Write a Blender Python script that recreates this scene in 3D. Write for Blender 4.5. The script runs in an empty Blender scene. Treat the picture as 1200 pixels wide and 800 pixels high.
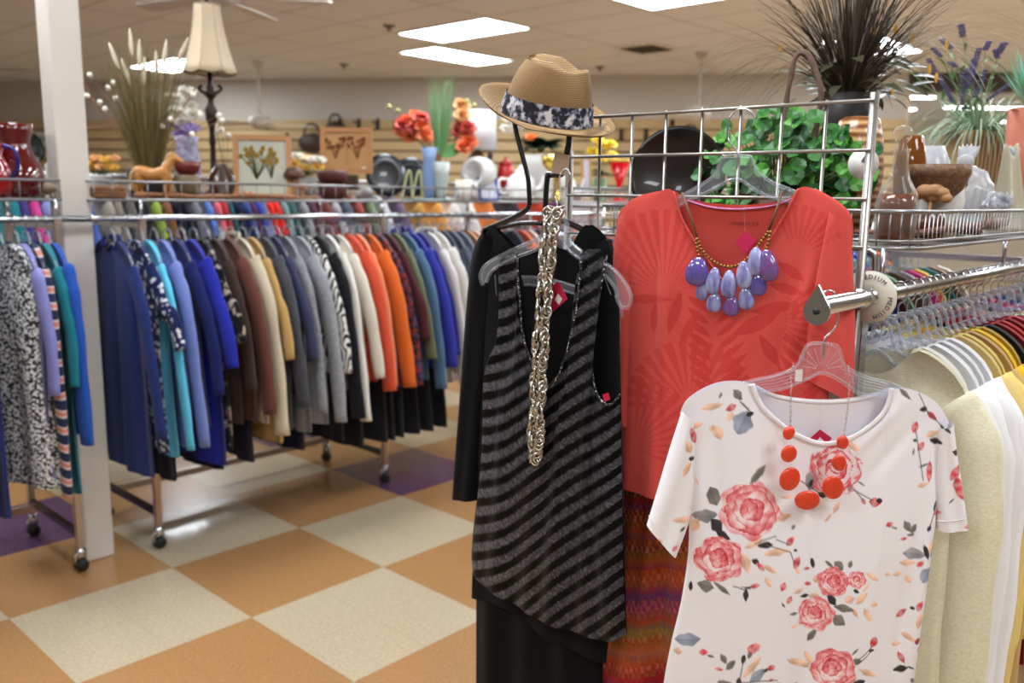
import bpy, math, random
from mathutils import Vector, Matrix
import numpy as np

# ---------------------------------------------------------------- camera, world, exposure
SC = bpy.context.scene
COL = SC.collection
F, HOR, ROLL, H = 1020.0, 228.0, math.radians(0.8), 1.53
PIT = math.atan((400 - HOR) / F)
cam_d = bpy.data.cameras.new('camera'); cam = bpy.data.objects.new('camera', cam_d); COL.objects.link(cam)
cam.matrix_world = Matrix.Translation((0, 0, H)) @ Matrix.Rotation(math.pi/2 - PIT, 4, 'X') @ Matrix.Rotation(ROLL, 4, 'Z')
cam_d.sensor_width = 36; cam_d.lens = 36 * F / 1200; cam_d.clip_start = .05
cam_d.dof.use_dof = True; cam_d.dof.focus_distance = 1.38; cam_d.dof.aperture_fstop = 4.0
SC.camera = cam
SC.view_settings.view_transform = 'Standard'; SC.view_settings.look = 'None'
SC.view_settings.gamma = 1; SC.view_settings.use_curve_mapping = False
SC.view_settings.exposure = 0.12
wd = bpy.data.worlds.new('world'); SC.world = wd; wd.use_nodes = True
wd.node_tree.nodes['Background'].inputs[0].default_value = (.9, .95, 1, 1)
wd.node_tree.nodes['Background'].inputs[1].default_value = .35
LAMP = 19.0
SC.cycles.max_bounces = 8; SC.cycles.transmission_bounces = 8; SC.cycles.transparent_max_bounces = 24
SC.cycles.diffuse_bounces = 5; SC.cycles.glossy_bounces = 3
SC.cycles.caustics_reflective = False; SC.cycles.caustics_refractive = False
SC.cycles.sample_clamp_indirect = 4

# ---------------------------------------------------------------- where a pixel's ray meets a plane of the shop
A = math.radians(47.3)
U = Vector((math.cos(A), math.sin(A), 0)); V = Vector((-math.sin(A), math.cos(A), 0))
C0 = Vector((0, 0, H))
def ray(px, py):
    X, Y = px - 600, py - 400
    c, s = math.cos(ROLL), math.sin(ROLL)
    x, y = (X*c + Y*s)/F, (-X*s + Y*c)/F
    cp, sp = math.cos(PIT), math.sin(PIT)
    return Vector((x, cp - y*sp, -sp - y*cp))
def at_y(px, py, Y): r = ray(px, py); return C0 + r*(Y/r.y)
def at_z(px, py, z): r = ray(px, py); return C0 + r*((z - H)/r.z)
def on_v(px, py, v): r = ray(px, py); return C0 + r*(v/r.dot(V))
def on_pl(px, py, O, n): r = ray(px, py); return C0 + r*((O - C0).dot(n)/r.dot(n))
def uv(u, v, z=0): return U*u + V*v + Vector((0, 0, z))

# ---------------------------------------------------------------- materials
MATS = {}
def lin(c):
    return tuple(((v/255)/12.92 if v/255 <= .04045 else ((v/255 + .055)/1.055)**2.4) for v in c)
def mat(name, rgb=(200, 200, 200), rough=.6, metal=0, trans=0, emit=0, sheen=0, pat=None, ior=1.45, coat=0, alpha=1, **k):
    if name in MATS: return MATS[name]
    m = bpy.data.materials.new(name); m.use_nodes = True; MATS[name] = m
    nt = m.node_tree; N = nt.nodes; L = nt.links; b = N['Principled BSDF']
    c = lin(rgb)
    b.inputs['Base Color'].default_value = (*c, 1); b.inputs['Roughness'].default_value = rough
    b.inputs['Metallic'].default_value = metal; b.inputs['Transmission Weight'].default_value = trans
    b.inputs['IOR'].default_value = ior; b.inputs['Specular IOR Level'].default_value = k.get('spec', .5); b.inputs['Sheen Weight'].default_value = sheen
    b.inputs['Coat Weight'].default_value = coat; b.inputs['Alpha'].default_value = alpha
    if emit:
        b.inputs['Emission Color'].default_value = (*c, 1); b.inputs['Emission Strength'].default_value = emit
    if pat:
        tc = N.new('ShaderNodeTexCoord'); mp = N.new('ShaderNodeMapping'); L.new(tc.outputs['Object'], mp.inputs[0])
        mp.inputs['Rotation'].default_value = k.get('rot', (0, 0, 0)); sc = k.get('scale', 40)
        mp.inputs['Scale'].default_value = sc if isinstance(sc, tuple) else (sc, sc, sc)
        rp = N.new('ShaderNodeValToRGB')
        cols = [lin(q) for q in k.get('cols', [rgb, (255, 255, 255)])]; pos = k.get('pos') or [i/(max(1, len(cols)-1)) for i in range(len(cols))]
        while len(rp.color_ramp.elements) < len(cols): rp.color_ramp.elements.new(.5)
        for e, q, p_ in zip(rp.color_ramp.elements, cols, pos): e.position = p_; e.color = (*q, 1)
        if k.get('hard'): rp.color_ramp.interpolation = 'CONSTANT'
        if pat == 'noise':
            t = N.new('ShaderNodeTexNoise'); t.inputs['Scale'].default_value = 1; t.inputs['Detail'].default_value = k.get('detail', 3); o = t.outputs[0]
        elif pat == 'voronoi':
            t = N.new('ShaderNodeTexVoronoi'); t.inputs['Scale'].default_value = 1; o = t.outputs['Color']
        elif pat == 'wave':
            t = N.new('ShaderNodeTexWave'); t.inputs['Scale'].default_value = 1; t.inputs['Distortion'].default_value = k.get('dist', 0); t.inputs['Detail'].default_value = 1
            t.bands_direction = k.get('dir', 'Z'); o = t.outputs[0]
        elif pat == 'brick':
            t = N.new('ShaderNodeTexBrick'); t.inputs['Scale'].default_value = 1
            t.inputs['Color1'].default_value = (1, 1, 1, 1); t.inputs['Color2'].default_value = (.8, .8, .8, 1); t.inputs['Mortar'].default_value = (0, 0, 0, 1); o = t.outputs[0]
        L.new(mp.outputs[0], t.inputs['Vector']); L.new(o, rp.inputs[0]); L.new(rp.outputs[0], b.inputs['Base Color'])
    if k.get('vcol'):
        a = N.new('ShaderNodeAttribute'); a.attribute_name = 'print'; L.new(a.outputs['Color'], b.inputs['Base Color'])
    if k.get('bump'):
        tc = N.new('ShaderNodeTexCoord'); t = N.new('ShaderNodeTexNoise'); t.inputs['Scale'].default_value = k.get('bscale', 300); t.inputs['Detail'].default_value = 2
        bp = N.new('ShaderNodeBump'); bp.inputs['Strength'].default_value = k['bump']; bp.inputs['Distance'].default_value = k.get('bdist', .001)
        L.new(tc.outputs['Object'], t.inputs['Vector']); L.new(t.outputs[0], bp.inputs['Height']); L.new(bp.outputs[0], b.inputs['Normal'])
    return m
def cloth(name, rgb=(30, 30, 34), **k):
    k.setdefault('rough', .85); k.setdefault('sheen', .06); k.setdefault('spec', .18)
    return mat('cloth_' + name, rgb, **k)
CHROME = mat('chrome', (205, 207, 210), .22, 1)
STEEL = mat('brushed_steel', (150, 150, 150), .35, 1)
def thin(name, tint=(250, 252, 255), body=(236, 240, 246), base=.10, rough=.06, fres=1.45, gain=1.6):
    '''thin clear plastic or glass: see-through, with grazing reflections and a faint milky body'''
    m = bpy.data.materials.new(name); m.use_nodes = True; MATS[name] = m; nt = m.node_tree; N = nt.nodes; L = nt.links; b = N['Principled BSDF']
    b.inputs['Base Color'].default_value = (*lin(body), 1); b.inputs['Roughness'].default_value = rough; b.inputs['Coat Weight'].default_value = 1; b.inputs['Coat Roughness'].default_value = .03
    tr = N.new('ShaderNodeBsdfTransparent'); tr.inputs[0].default_value = (*lin(tint), 1); lw = N.new('ShaderNodeLayerWeight'); lw.inputs[0].default_value = .5; fr = N.new('ShaderNodeMath'); fr.operation = 'POWER'; fr.inputs[1].default_value = 3; L.new(lw.outputs['Facing'], fr.inputs[0])
    mu = N.new('ShaderNodeMath'); mu.operation = 'MULTIPLY_ADD'; mu.inputs[1].default_value = gain*.45; mu.inputs[2].default_value = base; mu.use_clamp = True; L.new(fr.outputs[0], mu.inputs[0])
    mx = N.new('ShaderNodeMixShader'); L.new(mu.outputs[0], mx.inputs[0]); L.new(tr.outputs[0], mx.inputs[1]); L.new(b.outputs[0], mx.inputs[2]); L.new(mx.outputs[0], N['Material Output'].inputs[0]); return m
CLEAR = thin('clear_plastic', base=.08, gain=2.4)
CLEAR2 = thin('clear_plastic_rack', (238, 240, 246), (206, 208, 214), .28, .15)
BLACKM = mat('black_enamel', (14, 14, 15), .25, 0, coat=.4)
RUBBER = mat('black_rubber', (22, 22, 24), .5)

# ---------------------------------------------------------------- mesh helpers
class MB:
    def __init__(s): s.v = []; s.f = []
    def add(s, vs, fs):
        o = len(s.v); s.v += [tuple(p) for p in vs]; s.f += [tuple(i + o for i in q) for q in fs]; return s
    def box(s, c, d, rz=0, M=None):
        R = Matrix.Rotation(rz, 3, 'Z') if M is None else M
        vs = [Vector(c) + R @ Vector((x*d[0]/2, y*d[1]/2, z*d[2]/2)) for x in (-1, 1) for y in (-1, 1) for z in (-1, 1)]
        return s.add(vs, [(0, 1, 3, 2), (4, 6, 7, 5), (0, 4, 5, 1), (2, 3, 7, 6), (0, 2, 6, 4), (1, 5, 7, 3)])
    def tube(s, P, r, n=8, closed=False, flat=1.0, up=None):
        P = [Vector(p) for p in P]; m = len(P)
        if m < 2: return s
        R = r if isinstance(r, (list, tuple)) else [r]*m
        T = []
        for i in range(m):
            a = P[(i-1) % m] if (closed or i) else P[0]; b = P[(i+1) % m] if (closed or i < m-1) else P[-1]
            t = (b - a); T.append(t.normalized() if t.length > 1e-9 else Vector((0, 0, 1)))
        nrm = (Vector(up) if up else Vector((0, 0, 1)) if abs(T[0].z) < .9 else Vector((1, 0, 0)))
        vs = []; fs = []
        for i in range(m):
            nrm = nrm - T[i]*nrm.dot(T[i])
            if nrm.length < 1e-6: nrm = T[i].orthogonal()
            nrm.normalize(); bi = T[i].cross(nrm)
            for k in range(n):
                q = 2*math.pi*k/n; vs.append(P[i] + (nrm*math.cos(q)*flat + bi*math.sin(q))*R[i])
        for i in range(m if closed else m-1):
            j = (i+1) % m
            for k in range(n): fs.append((i*n + k, i*n + (k+1) % n, j*n + (k+1) % n, j*n + k))
        if not closed: fs.append(tuple(range(n))[::-1]); fs.append(tuple((m-1)*n + k for k in range(n)))
        return s.add(vs, fs)
    def lathe(s, prof, n=24, c=(0, 0, 0), sx=1, sy=1, M=None):
        vs = []; fs = []; m = len(prof); c = Vector(c)
        for r, z in prof:
            for k in range(n):
                q = 2*math.pi*k/n; p = Vector((r*math.cos(q)*sx, r*math.sin(q)*sy, z))
                vs.append(c + (M @ p if M else p))
        for i in range(m-1):
            for k in range(n): fs.append((i*n+k, i*n+(k+1) % n, (i+1)*n+(k+1) % n, (i+1)*n+k))
        if prof[0][0] > 1e-6: fs.append(tuple(range(n))[::-1])
        if prof[-1][0] > 1e-6: fs.append(tuple((m-1)*n+k for k in range(n)))
        return s.add(vs, fs)
    def ball(s, c, r, n=10, sc=(1, 1, 1), M=None):
        m = max(5, n//2 + 1); vs = []; fs = []; c = Vector(c)
        for i in range(m+1):
            a = math.pi*i/m
            for k in range(n):
                q = 2*math.pi*k/n; p = Vector((math.sin(a)*math.cos(q)*r*sc[0], math.sin(a)*math.sin(q)*r*sc[1], math.cos(a)*r*sc[2]))
                vs.append(c + (M @ p if M else p))
        for i in range(m):
            for k in range(n): fs.append((i*n+k, (i+1)*n+k, (i+1)*n+(k+1) % n, i*n+(k+1) % n))
        return s.add(vs, fs)
    def grid(s, fn, nu, nv):
        vs = [fn(i/nu, j/nv) for j in range(nv+1) for i in range(nu+1)]
        fs = [(j*(nu+1)+i, j*(nu+1)+i+1, (j+1)*(nu+1)+i+1, (j+1)*(nu+1)+i) for j in range(nv) for i in range(nu)]
        return s.add(vs, fs)
    def plate(s, pts, n, th):           # closed polygon extruded along n
        n = Vector(n).normalized()*th/2; k = len(pts)
        vs = [Vector(p) - n for p in pts] + [Vector(p) + n for p in pts]
        return s.add(vs, [tuple(range(k))[::-1], tuple(range(k, 2*k))] + [(i, (i+1) % k, (i+1) % k + k, i+k) for i in range(k)])
    def blade(s, p0, d, length, w, droop, n=5, side=None):   # a grass blade / narrow leaf
        d = Vector(d).normalized(); side = Vector(side) if side else d.cross(Vector((0, 0, 1)))
        if side.length < 1e-3: side = Vector((1, 0, 0))
        side.normalize(); p = Vector(p0); vs = []
        for i in range(n+1):
            t = i/n; ww = w*(1 - t)**.6*(.5 + .5*min(1, t*6)) + .0003
            vs += [p - side*ww/2, p + side*ww/2]
            d = (d + Vector((0, 0, -droop/n))).normalized(); p = p + d*length/n
        return s.add(vs, [(2*i, 2*i+1, 2*i+3, 2*i+2) for i in range(n)])
    def leaf(s, c, d, nrm, ln, w, curl=.15):
        d = Vector(d).normalized(); nrm = Vector(nrm); nrm = (nrm - d*nrm.dot(d)).normalized(); sd = d.cross(nrm); c = Vector(c)
        row = []
        for t, q in ((0, .05), (.2, .7), (.45, 1), (.75, .7), (1, .04)):
            b = c + d*ln*t - nrm*curl*ln*t*t
            row += [b - sd*w*q/2 + nrm*w*.12*q, b, b + sd*w*q/2 + nrm*w*.12*q]
        return s.add(row, [(3*i+j, 3*i+j+1, 3*i+j+4, 3*i+j+3) for i in range(4) for j in (0, 1)])
    def mesh(s, name, m, smooth=True):
        me = bpy.data.meshes.new(name); me.from_pydata(s.v, [], s.f); me.materials.append(m)
        if smooth: me.polygons.foreach_set('use_smooth', [True]*len(me.polygons))
        me.update(); return me
    def build(s, name, m, parent=None, smooth=True, loc=None, solid=0, auto=None):
        o = bpy.data.objects.new(name, s.mesh(name, m, smooth)); COL.objects.link(o)
        if parent: o.parent = parent
        if loc is not None: o.location = loc
        if solid:
            md = o.modifiers.new('solid', 'SOLIDIFY'); md.thickness = solid; md.offset = 0
        if auto:
            o.data.set_sharp_from_angle(angle=math.radians(auto))
        return o
def tag(o, label=None, cat=None, group=None, kind=None):
    if label: o['label'] = label
    if cat: o['category'] = cat
    if group: o['group'] = group
    if kind: o['kind'] = kind
    return o
def thing(name, label, cat, loc=(0, 0, 0), rz=0, group=None):
    o = bpy.data.objects.new(name, None); COL.objects.link(o); o.location = loc; o.rotation_euler = (0, 0, rz)
    o.empty_display_size = .1
    return tag(o, label, cat, group)
def copy_tree(o, parent=None):
    c = o.copy(); COL.objects.link(c)
    if parent: c.parent = parent
    for ch in KIDS.get(o.name, []): KIDS.setdefault(c.name, []).append(copy_tree(ch, c))
    return c
KIDS = {}
def reg(root, *parts): KIDS.setdefault(root.name, []).extend(parts); return root
def lerp(a, b, t): return a + (b - a)*t
def interp(x, pts):
    if x <= pts[0][0]: return pts[0][1]
    for (a, p), (b, q) in zip(pts, pts[1:]):
        if x <= b: return p + (q-p)*(x-a)/(b-a)
    return pts[-1][1]
def bez(P, n=12):     # Catmull-Rom through points
    P = [Vector(p) for p in P]; out = []
    for i in range(len(P)-1):
        a = P[max(0, i-1)]; b = P[i]; c = P[i+1]; d = P[min(len(P)-1, i+2)]
        for k in range(n):
            t = k/n; out.append(.5*((2*b) + (c-a)*t + (2*a-5*b+4*c-d)*t*t + (3*b-a-3*c+d)*t**3))
    out.append(P[-1]); return out

# ================================================================ THE ROOM
def struct(o): o['kind'] = 'structure'; return o
# floor: 2-ft vinyl squares, tan and cream, some cream ones replaced by purple
def floor_mat():
    m = bpy.data.materials.new('vinyl_floor'); m.use_nodes = True; nt = m.node_tree; N = nt.nodes; L = nt.links; b = N['Principled BSDF']
    geo = N.new('ShaderNodeTexCoord'); mp = N.new('ShaderNodeMapping'); mp.vector_type = 'POINT'
    mp.inputs['Rotation'].default_value = (0, 0, -A); L.new(geo.outputs['Object'], mp.inputs[0])
    sub = N.new('ShaderNodeVectorMath'); sub.operation = 'SUBTRACT'; sub.inputs[1].default_value = (.928 - .61*20, 2.691 - .61*20, 0); L.new(mp.outputs[0], sub.inputs[0])
    dv = N.new('ShaderNodeVectorMath'); dv.operation = 'SCALE'; dv.inputs['Scale'].default_value = 1/.61; L.new(sub.outputs[0], dv.inputs[0])
    sep = N.new('ShaderNodeSeparateXYZ'); L.new(dv.outputs[0], sep.inputs[0])
    def mth(op, a, b_=None):
        n = N.new('ShaderNodeMath'); n.operation = op
        for i, x in enumerate((a, b_)):
            if x is None: continue
            if isinstance(x, (int, float)): n.inputs[i].default_value = x
            else: L.new(x, n.inputs[i])
        return n.outputs[0]
    i = mth('FLOOR', sep.outputs[0]); j = mth('FLOOR', sep.outputs[1])
    par = mth('MODULO', mth('ADD', i, j), 2)
    nz = N.new('ShaderNodeTexNoise'); nz.inputs['Scale'].default_value = 90; nz.inputs['Detail'].default_value = 6; L.new(geo.outputs['Object'], nz.inputs['Vector'])
    def two(c1, c2):
        r = N.new('ShaderNodeValToRGB'); r.color_ramp.elements[0].position = .3; r.color_ramp.elements[1].position = .7
        r.color_ramp.elements[0].color = (*lin(c1), 1); r.color_ramp.elements[1].color = (*lin(c2), 1); L.new(nz.outputs[0], r.inputs[0]); return r.outputs[0]
    def mix(f, a, c):
        n = N.new('ShaderNodeMix'); n.data_type = 'RGBA'; L.new(f, n.inputs[0]); L.new(a, n.inputs[6]); L.new(c, n.inputs[7]); return n.outputs[2]
    cream = two((176, 160, 134), (198, 182, 154)); tan = two((160, 118, 74), (178, 134, 88)); pur = two((78, 50, 86), (92, 62, 100))
    # every third cream square behind the racks is purple
    pm = mth('GREATER_THAN', mth('MODULO', i, 3), 1.5); pm2 = mth('GREATER_THAN', j, 20.5)
    pmask = mth('MULTIPLY', pm, pm2)
    col = mix(par, mix(pmask, cream, pur), tan)
    # dirt-dark joints
    fx = mth('ABSOLUTE', mth('SUBTRACT', mth('FRACT', mth('MULTIPLY', sep.outputs[0], 2)), .5)); fy = mth('ABSOLUTE', mth('SUBTRACT', mth('FRACT', mth('MULTIPLY', sep.outputs[1], 2)), .5))
    jn = mth('GREATER_THAN', mth('MAXIMUM', fx, fy), .496)
    jm = mth('MULTIPLY', jn, .22); dark = N.new('ShaderNodeRGB'); dark.outputs[0].default_value = (*lin((110, 90, 66)), 1)
    L.new(mix(jm, col, dark.outputs[0]), b.inputs['Base Color'])
    b.inputs['Roughness'].default_value = .22; b.inputs['Coat Weight'].default_value = .15
    return m
m = MB(); m.add([(-14, -6, 0), (16, -6, 0), (16, 20, 0), (-14, 20, 0)], [(0, 1, 2, 3)])
struct(m.build('floor', floor_mat(), smooth=False))
# ceiling: 2x4-ft lay-in panels
CZ = 3.05
def ceil_mat():
    m = bpy.data.materials.new('ceiling_panels'); m.use_nodes = True; nt = m.node_tree; N = nt.nodes; L = nt.links; b = N['Principled BSDF']
    tc = N.new('ShaderNodeTexCoord'); mp = N.new('ShaderNodeMapping'); mp.inputs['Rotation'].default_value = (0, 0, -A); L.new(tc.outputs['Object'], mp.inputs[0])
    sep = N.new('ShaderNodeSeparateXYZ'); L.new(mp.outputs[0], sep.inputs[0])
    def mth(op, a, b_):
        n = N.new('ShaderNodeMath'); n.operation = op
        for i, x in enumerate((a, b_)):
            if isinstance(x, (int, float)): n.inputs[i].default_value = x
            elif x is not None: L.new(x, n.inputs[i])
        return n.outputs[0]
    def line(o, off, per, w):
        f = mth('FRACT', mth('DIVIDE', mth('SUBTRACT', o, off - 50*per), per), 0)
        return mth('GREATER_THAN', mth('ABSOLUTE', mth('SUBTRACT', f, .5), 0), .5 - w/per/2)
    ln = mth('MAXIMUM', line(sep.outputs[0], 5.64, .61, .024), line(sep.outputs[1], 5.57, 1.22, .024))
    n = N.new('ShaderNodeMix'); n.data_type = 'RGBA'; L.new(ln, n.inputs[0]); n.inputs[6].default_value = (*lin((226, 230, 234)), 1); n.inputs[7].default_value = (*lin((188, 190, 192)), 1)
    L.new(n.outputs[2], b.inputs['Base Color']); b.inputs['Roughness'].default_value = .9
    return m
m = MB(); m.add([(-14, -6, CZ), (16, -6, CZ), (16, 20, CZ), (-14, 20, CZ)], [(3, 2, 1, 0)])
struct(m.build('ceiling', ceil_mat(), smooth=False))
WALL = mat('painted_wall', (200, 197, 190), .8); CREAMW = mat('cream_wall', (222, 214, 196), .8)
# the back wall runs almost square to the lens; it ends at the right where the shop opens into the next room
W0, W1 = Vector((-8.2, 13.35, 0)), Vector((4.75, 10.95, 0))
wd_ = (W1 - W0).normalized(); wn = Vector((wd_.y, -wd_.x, 0)); wang = math.atan2(wd_.y, wd_.x)
def wall(name, a, b, z0, z1, mt, th=.12):
    a, b = Vector(a), Vector(b); d = b - a; mm = MB()
    mm.box((0, 0, 0), (d.length, th, z1 - z0)); o = mm.build(name, mt, smooth=False)
    o.location = (a + b)/2 + Vector((0, 0, (z0 + z1)/2)); o.rotation_euler = (0, 0, math.atan2(d.y, d.x)); return struct(o)
wall('wall_back', W0, W1, 0, CZ, WALL)
wall('wall_left', (-8.2, -5, 0), (-8.2, 13.4, 0), 0, CZ, WALL)
wall('wall_right', (12, -5, 0), (12, 19, 0), 0, CZ, CREAMW)
wall('wall_front', (-8.2, -5, 0), (12, -5, 0), 0, CZ, WALL)
wall('wall_far', W1 + wd_*.1 + Vector((0, 6.5, 0)), (12, 17.3, 0), 0, CZ, CREAMW)
wall('wall_passage', W1, W1 + Vector((0, 6.6, 0)), 0, CZ, CREAMW)
# header beam over the opening
wall('trim_1', W1 + Vector((0, .1, 0)), (12, 10.3, 0), 2.84, CZ, mat('header_dark', (74, 66, 58), .7), .25)
# slatwall panel fixed to the back wall: slats with real grooves
SLAT = mat('slatwall_board', (196, 172, 128), .6)
sb = MB(); Lw = (W1 - W0).length
zt = 2.50
sb.box((Lw/2, 0, zt - .06), (Lw, .045, .12))
z = zt - .135
while z > .3:
    sb.box((Lw/2, 0, z - .06), (Lw, .03, .118)); z -= .145
o = sb.build('trim_2', SLAT, smooth=False); o.location = W0 + wn*.09; o.rotation_euler = (0, 0, wang); struct(o)
o = MB().box((Lw/2, 0, 1.3), (Lw, .01, 2.2)).build('trim_3', mat('slat_groove', (112, 90, 60), .8), smooth=False); o.location = W0 + wn*.067; o.rotation_euler = (0, 0, wang); struct(o)
# square steel post between the racks
o = MB().box((0, 0, CZ/2), (.118, .118, CZ)).build('trim_4', mat('post_paint', (214, 208, 200), .55), smooth=False)
bv = o.modifiers.new('b', 'BEVEL'); bv.width = .008; bv.segments = 3
o.location = uv(1.372, 3.655); o.rotation_euler = (0, 0, A); struct(o)

# ---------------------------------------------------------------- ceiling fixtures
LITE = mat('lamp_diffuser', (240, 246, 252), .5, emit=LAMP); LFR = mat('lamp_frame', (225, 222, 215), .5)
def troffer(u, v, along='v', label='white fluorescent ceiling panel'):
    t = thing('ceiling_light', label, 'ceiling light', uv(u, v, CZ), A if along == 'u' else A + math.pi/2, 'fluorescent ceiling panels')
    fr = MB()
    for sx, sy, dx, dy in ((0, .3, 1.22, .02), (0, -.3, 1.22, .02), (.6, 0, .02, .58), (-.6, 0, .02, .58)): fr.box((sx, sy, -.006), (dx, dy, .014))
    fr.build('frame', LFR, t, smooth=False)
    MB().box((0, 0, -.004), (1.18, .58, .006)).build('diffuser', LITE, t, smooth=False)
    return t
troffer(5.95, 6.18, 'v', 'larger-looking bright ceiling panel left of and above the straw hat')
troffer(7.0, 7.35, 'u', 'slanted bright ceiling panel just below and left of the larger one above the orchids')
troffer(5.97, 3.68, 'v', 'bright ceiling panel cut by the top edge of the picture right of the hat')
_p = at_z(1022, 54, CZ); troffer(_p.dot(U) , _p.dot(V), 'u', 'small bright ceiling panel behind the dark grass plant')
_p = at_z(203, 76, CZ); troffer(_p.dot(U), _p.dot(V), 'v', 'bright ceiling panel half hidden behind the dried grass arrangement')
for u_ in (-1.37, 1.07, 3.51, 5.95):  # unseen panels at the same spacing, added to light the foreground
    for v_ in (-1.14, 1.3, 3.74):
        if (u_, v_) == (5.95, 3.74): continue
        p = uv(u_, v_)
        if -8 < p.x < 11.5 and -4.7 < p.y < 6.9: troffer(u_, v_, 'v', 'added fluorescent ceiling panel overhead, outside the view')
for u_, v_ in ((3.51, 6.18), (1.07, 6.18), (5.95, 1.3), (8.4, -1.14), (8.4, 1.3), (10.8, -1.14), (10.8, 1.3), (13.2, 1.3)):  # more unseen panels, added to brighten the ceiling and background
    troffer(u_, v_, 'v', 'added fluorescent ceiling panel overhead, outside the view')
# strip lights in the room beyond the header, the extra ones added to brighten it
for k, (x, y, l_) in enumerate(((5.9, 14.6, 'left'), (7.4, 14.2, 'middle'), (9.0, 14.6, 'right'), (5.4, 12.9, 'added nearest left'), (7.6, 12.4, 'added nearest right'), (6.6, 16.6, 'added farthest left'), (9.6, 16.6, 'added farthest right'), (10.8, 13.4, 'added far right'))):
    t = thing('strip_light', 'long glowing strip light in the room beyond the dark header, %s one' % l_, 'ceiling light', (x, y, CZ), 0, 'strip lights beyond the header')
    MB().box((0, 0, -.03), (1.2, .16, .06)).build('housing', LFR, t, smooth=False)
    MB().box((0, 0, -.065), (1.18, .14, .02)).build('lamp_tube', LITE, t, smooth=False)
# ceiling fans
FANW = mat('fan_white', (206, 202, 194), .5)
def fan(p, rot, drop, label, R=.62, mt=None):
    mt = mt or FANW
    t = thing('ceiling_fan', label, 'ceiling fan', (p.x, p.y, CZ), rot)
    MB().lathe([(.01, 0), (.07, 0), (.06, -.05), (.02, -.08), (.012, -.085)], 20).build('canopy', mt, t)
    MB().tube([(0, 0, -.05), (0, 0, -drop)], .012, 8).build('downrod', mt, t)
    MB().lathe([(.0, -drop + .01), (.05, -drop), (.12, -drop - .03), (.14, -drop - .08), (.13, -drop - .12), (.07, -drop - .15), (0, -drop - .16)], 24).build('motor', mt, t)
    for k in range(5):
        a = 2*math.pi*k/5; c_, s_ = math.cos(a), math.sin(a); b = MB()
        pts = [(.12, -.02), (.2, -.045), (R*.7, -.07), (R - .03, -.068), (R, -.03), (R, .03), (R - .03, .068), (R*.7, .07), (.2, .045), (.12, .02)]
        b.plate([(x*c_ - y*s_, x*s_ + y*c_, -drop - .11 + .12*y) for x, y in pts], (0, 0, 1), .008)
        b.build('blade', mt, t, smooth=False)
    return t
fan(at_z(302, 72, CZ), .35, .62, 'white ceiling fan on a long rod behind the tall lampshade')
fan(at_z(822, 62, CZ), .0, .55, 'white ceiling fan above the wire grid, left of the dark grass plant')
fan(Vector((-1.75, 5.35, CZ)), .12, .30, 'nearest ceiling fan, its pale blades cut off above the tall lampshade', .66)
fan(Vector((-4.75, 7.5, CZ)), -.1, .45, 'ceiling fan with blades toned dark for underside shade at the far left beside the post', .75, mat('fan_shaded', (92, 86, 78), .5))  # fan colour darkened to stand for shade under the blades
for (x, y), lb in (((403, 75), 'round sprinkler head above the wooden flower plaque'), ((456, 30), 'round sprinkler head left of the bright ceiling panel'), ((703, 78), 'round sprinkler head right of the straw hat')):
    p = at_z(x, y, CZ)
    t = thing('sprinkler_head', lb, 'sprinkler', p); MB().lathe([(0, 0), (.06, 0), (.055, -.012), (.02, -.014), (.015, -.04), (.03, -.042), (0, -.05)], 16).build('escutcheon', mat('sprinkler_metal', (120, 110, 100), .4, .6), t)
p = at_z(758, 56, CZ); t = thing('air_vent', 'dark square ceiling vent right of the straw hat', 'vent', p, A)
MB().box((0, 0, -.006), (.5, .5, .012)).build('frame', LFR, t, smooth=False)
vb = MB()
for k in range(9): vb.box((0, -.18 + .045*k, -.014), (.4, .012, .02))
vb.build('louvre', mat('vent_dark', (70, 64, 58), .6), t, smooth=False)
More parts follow.
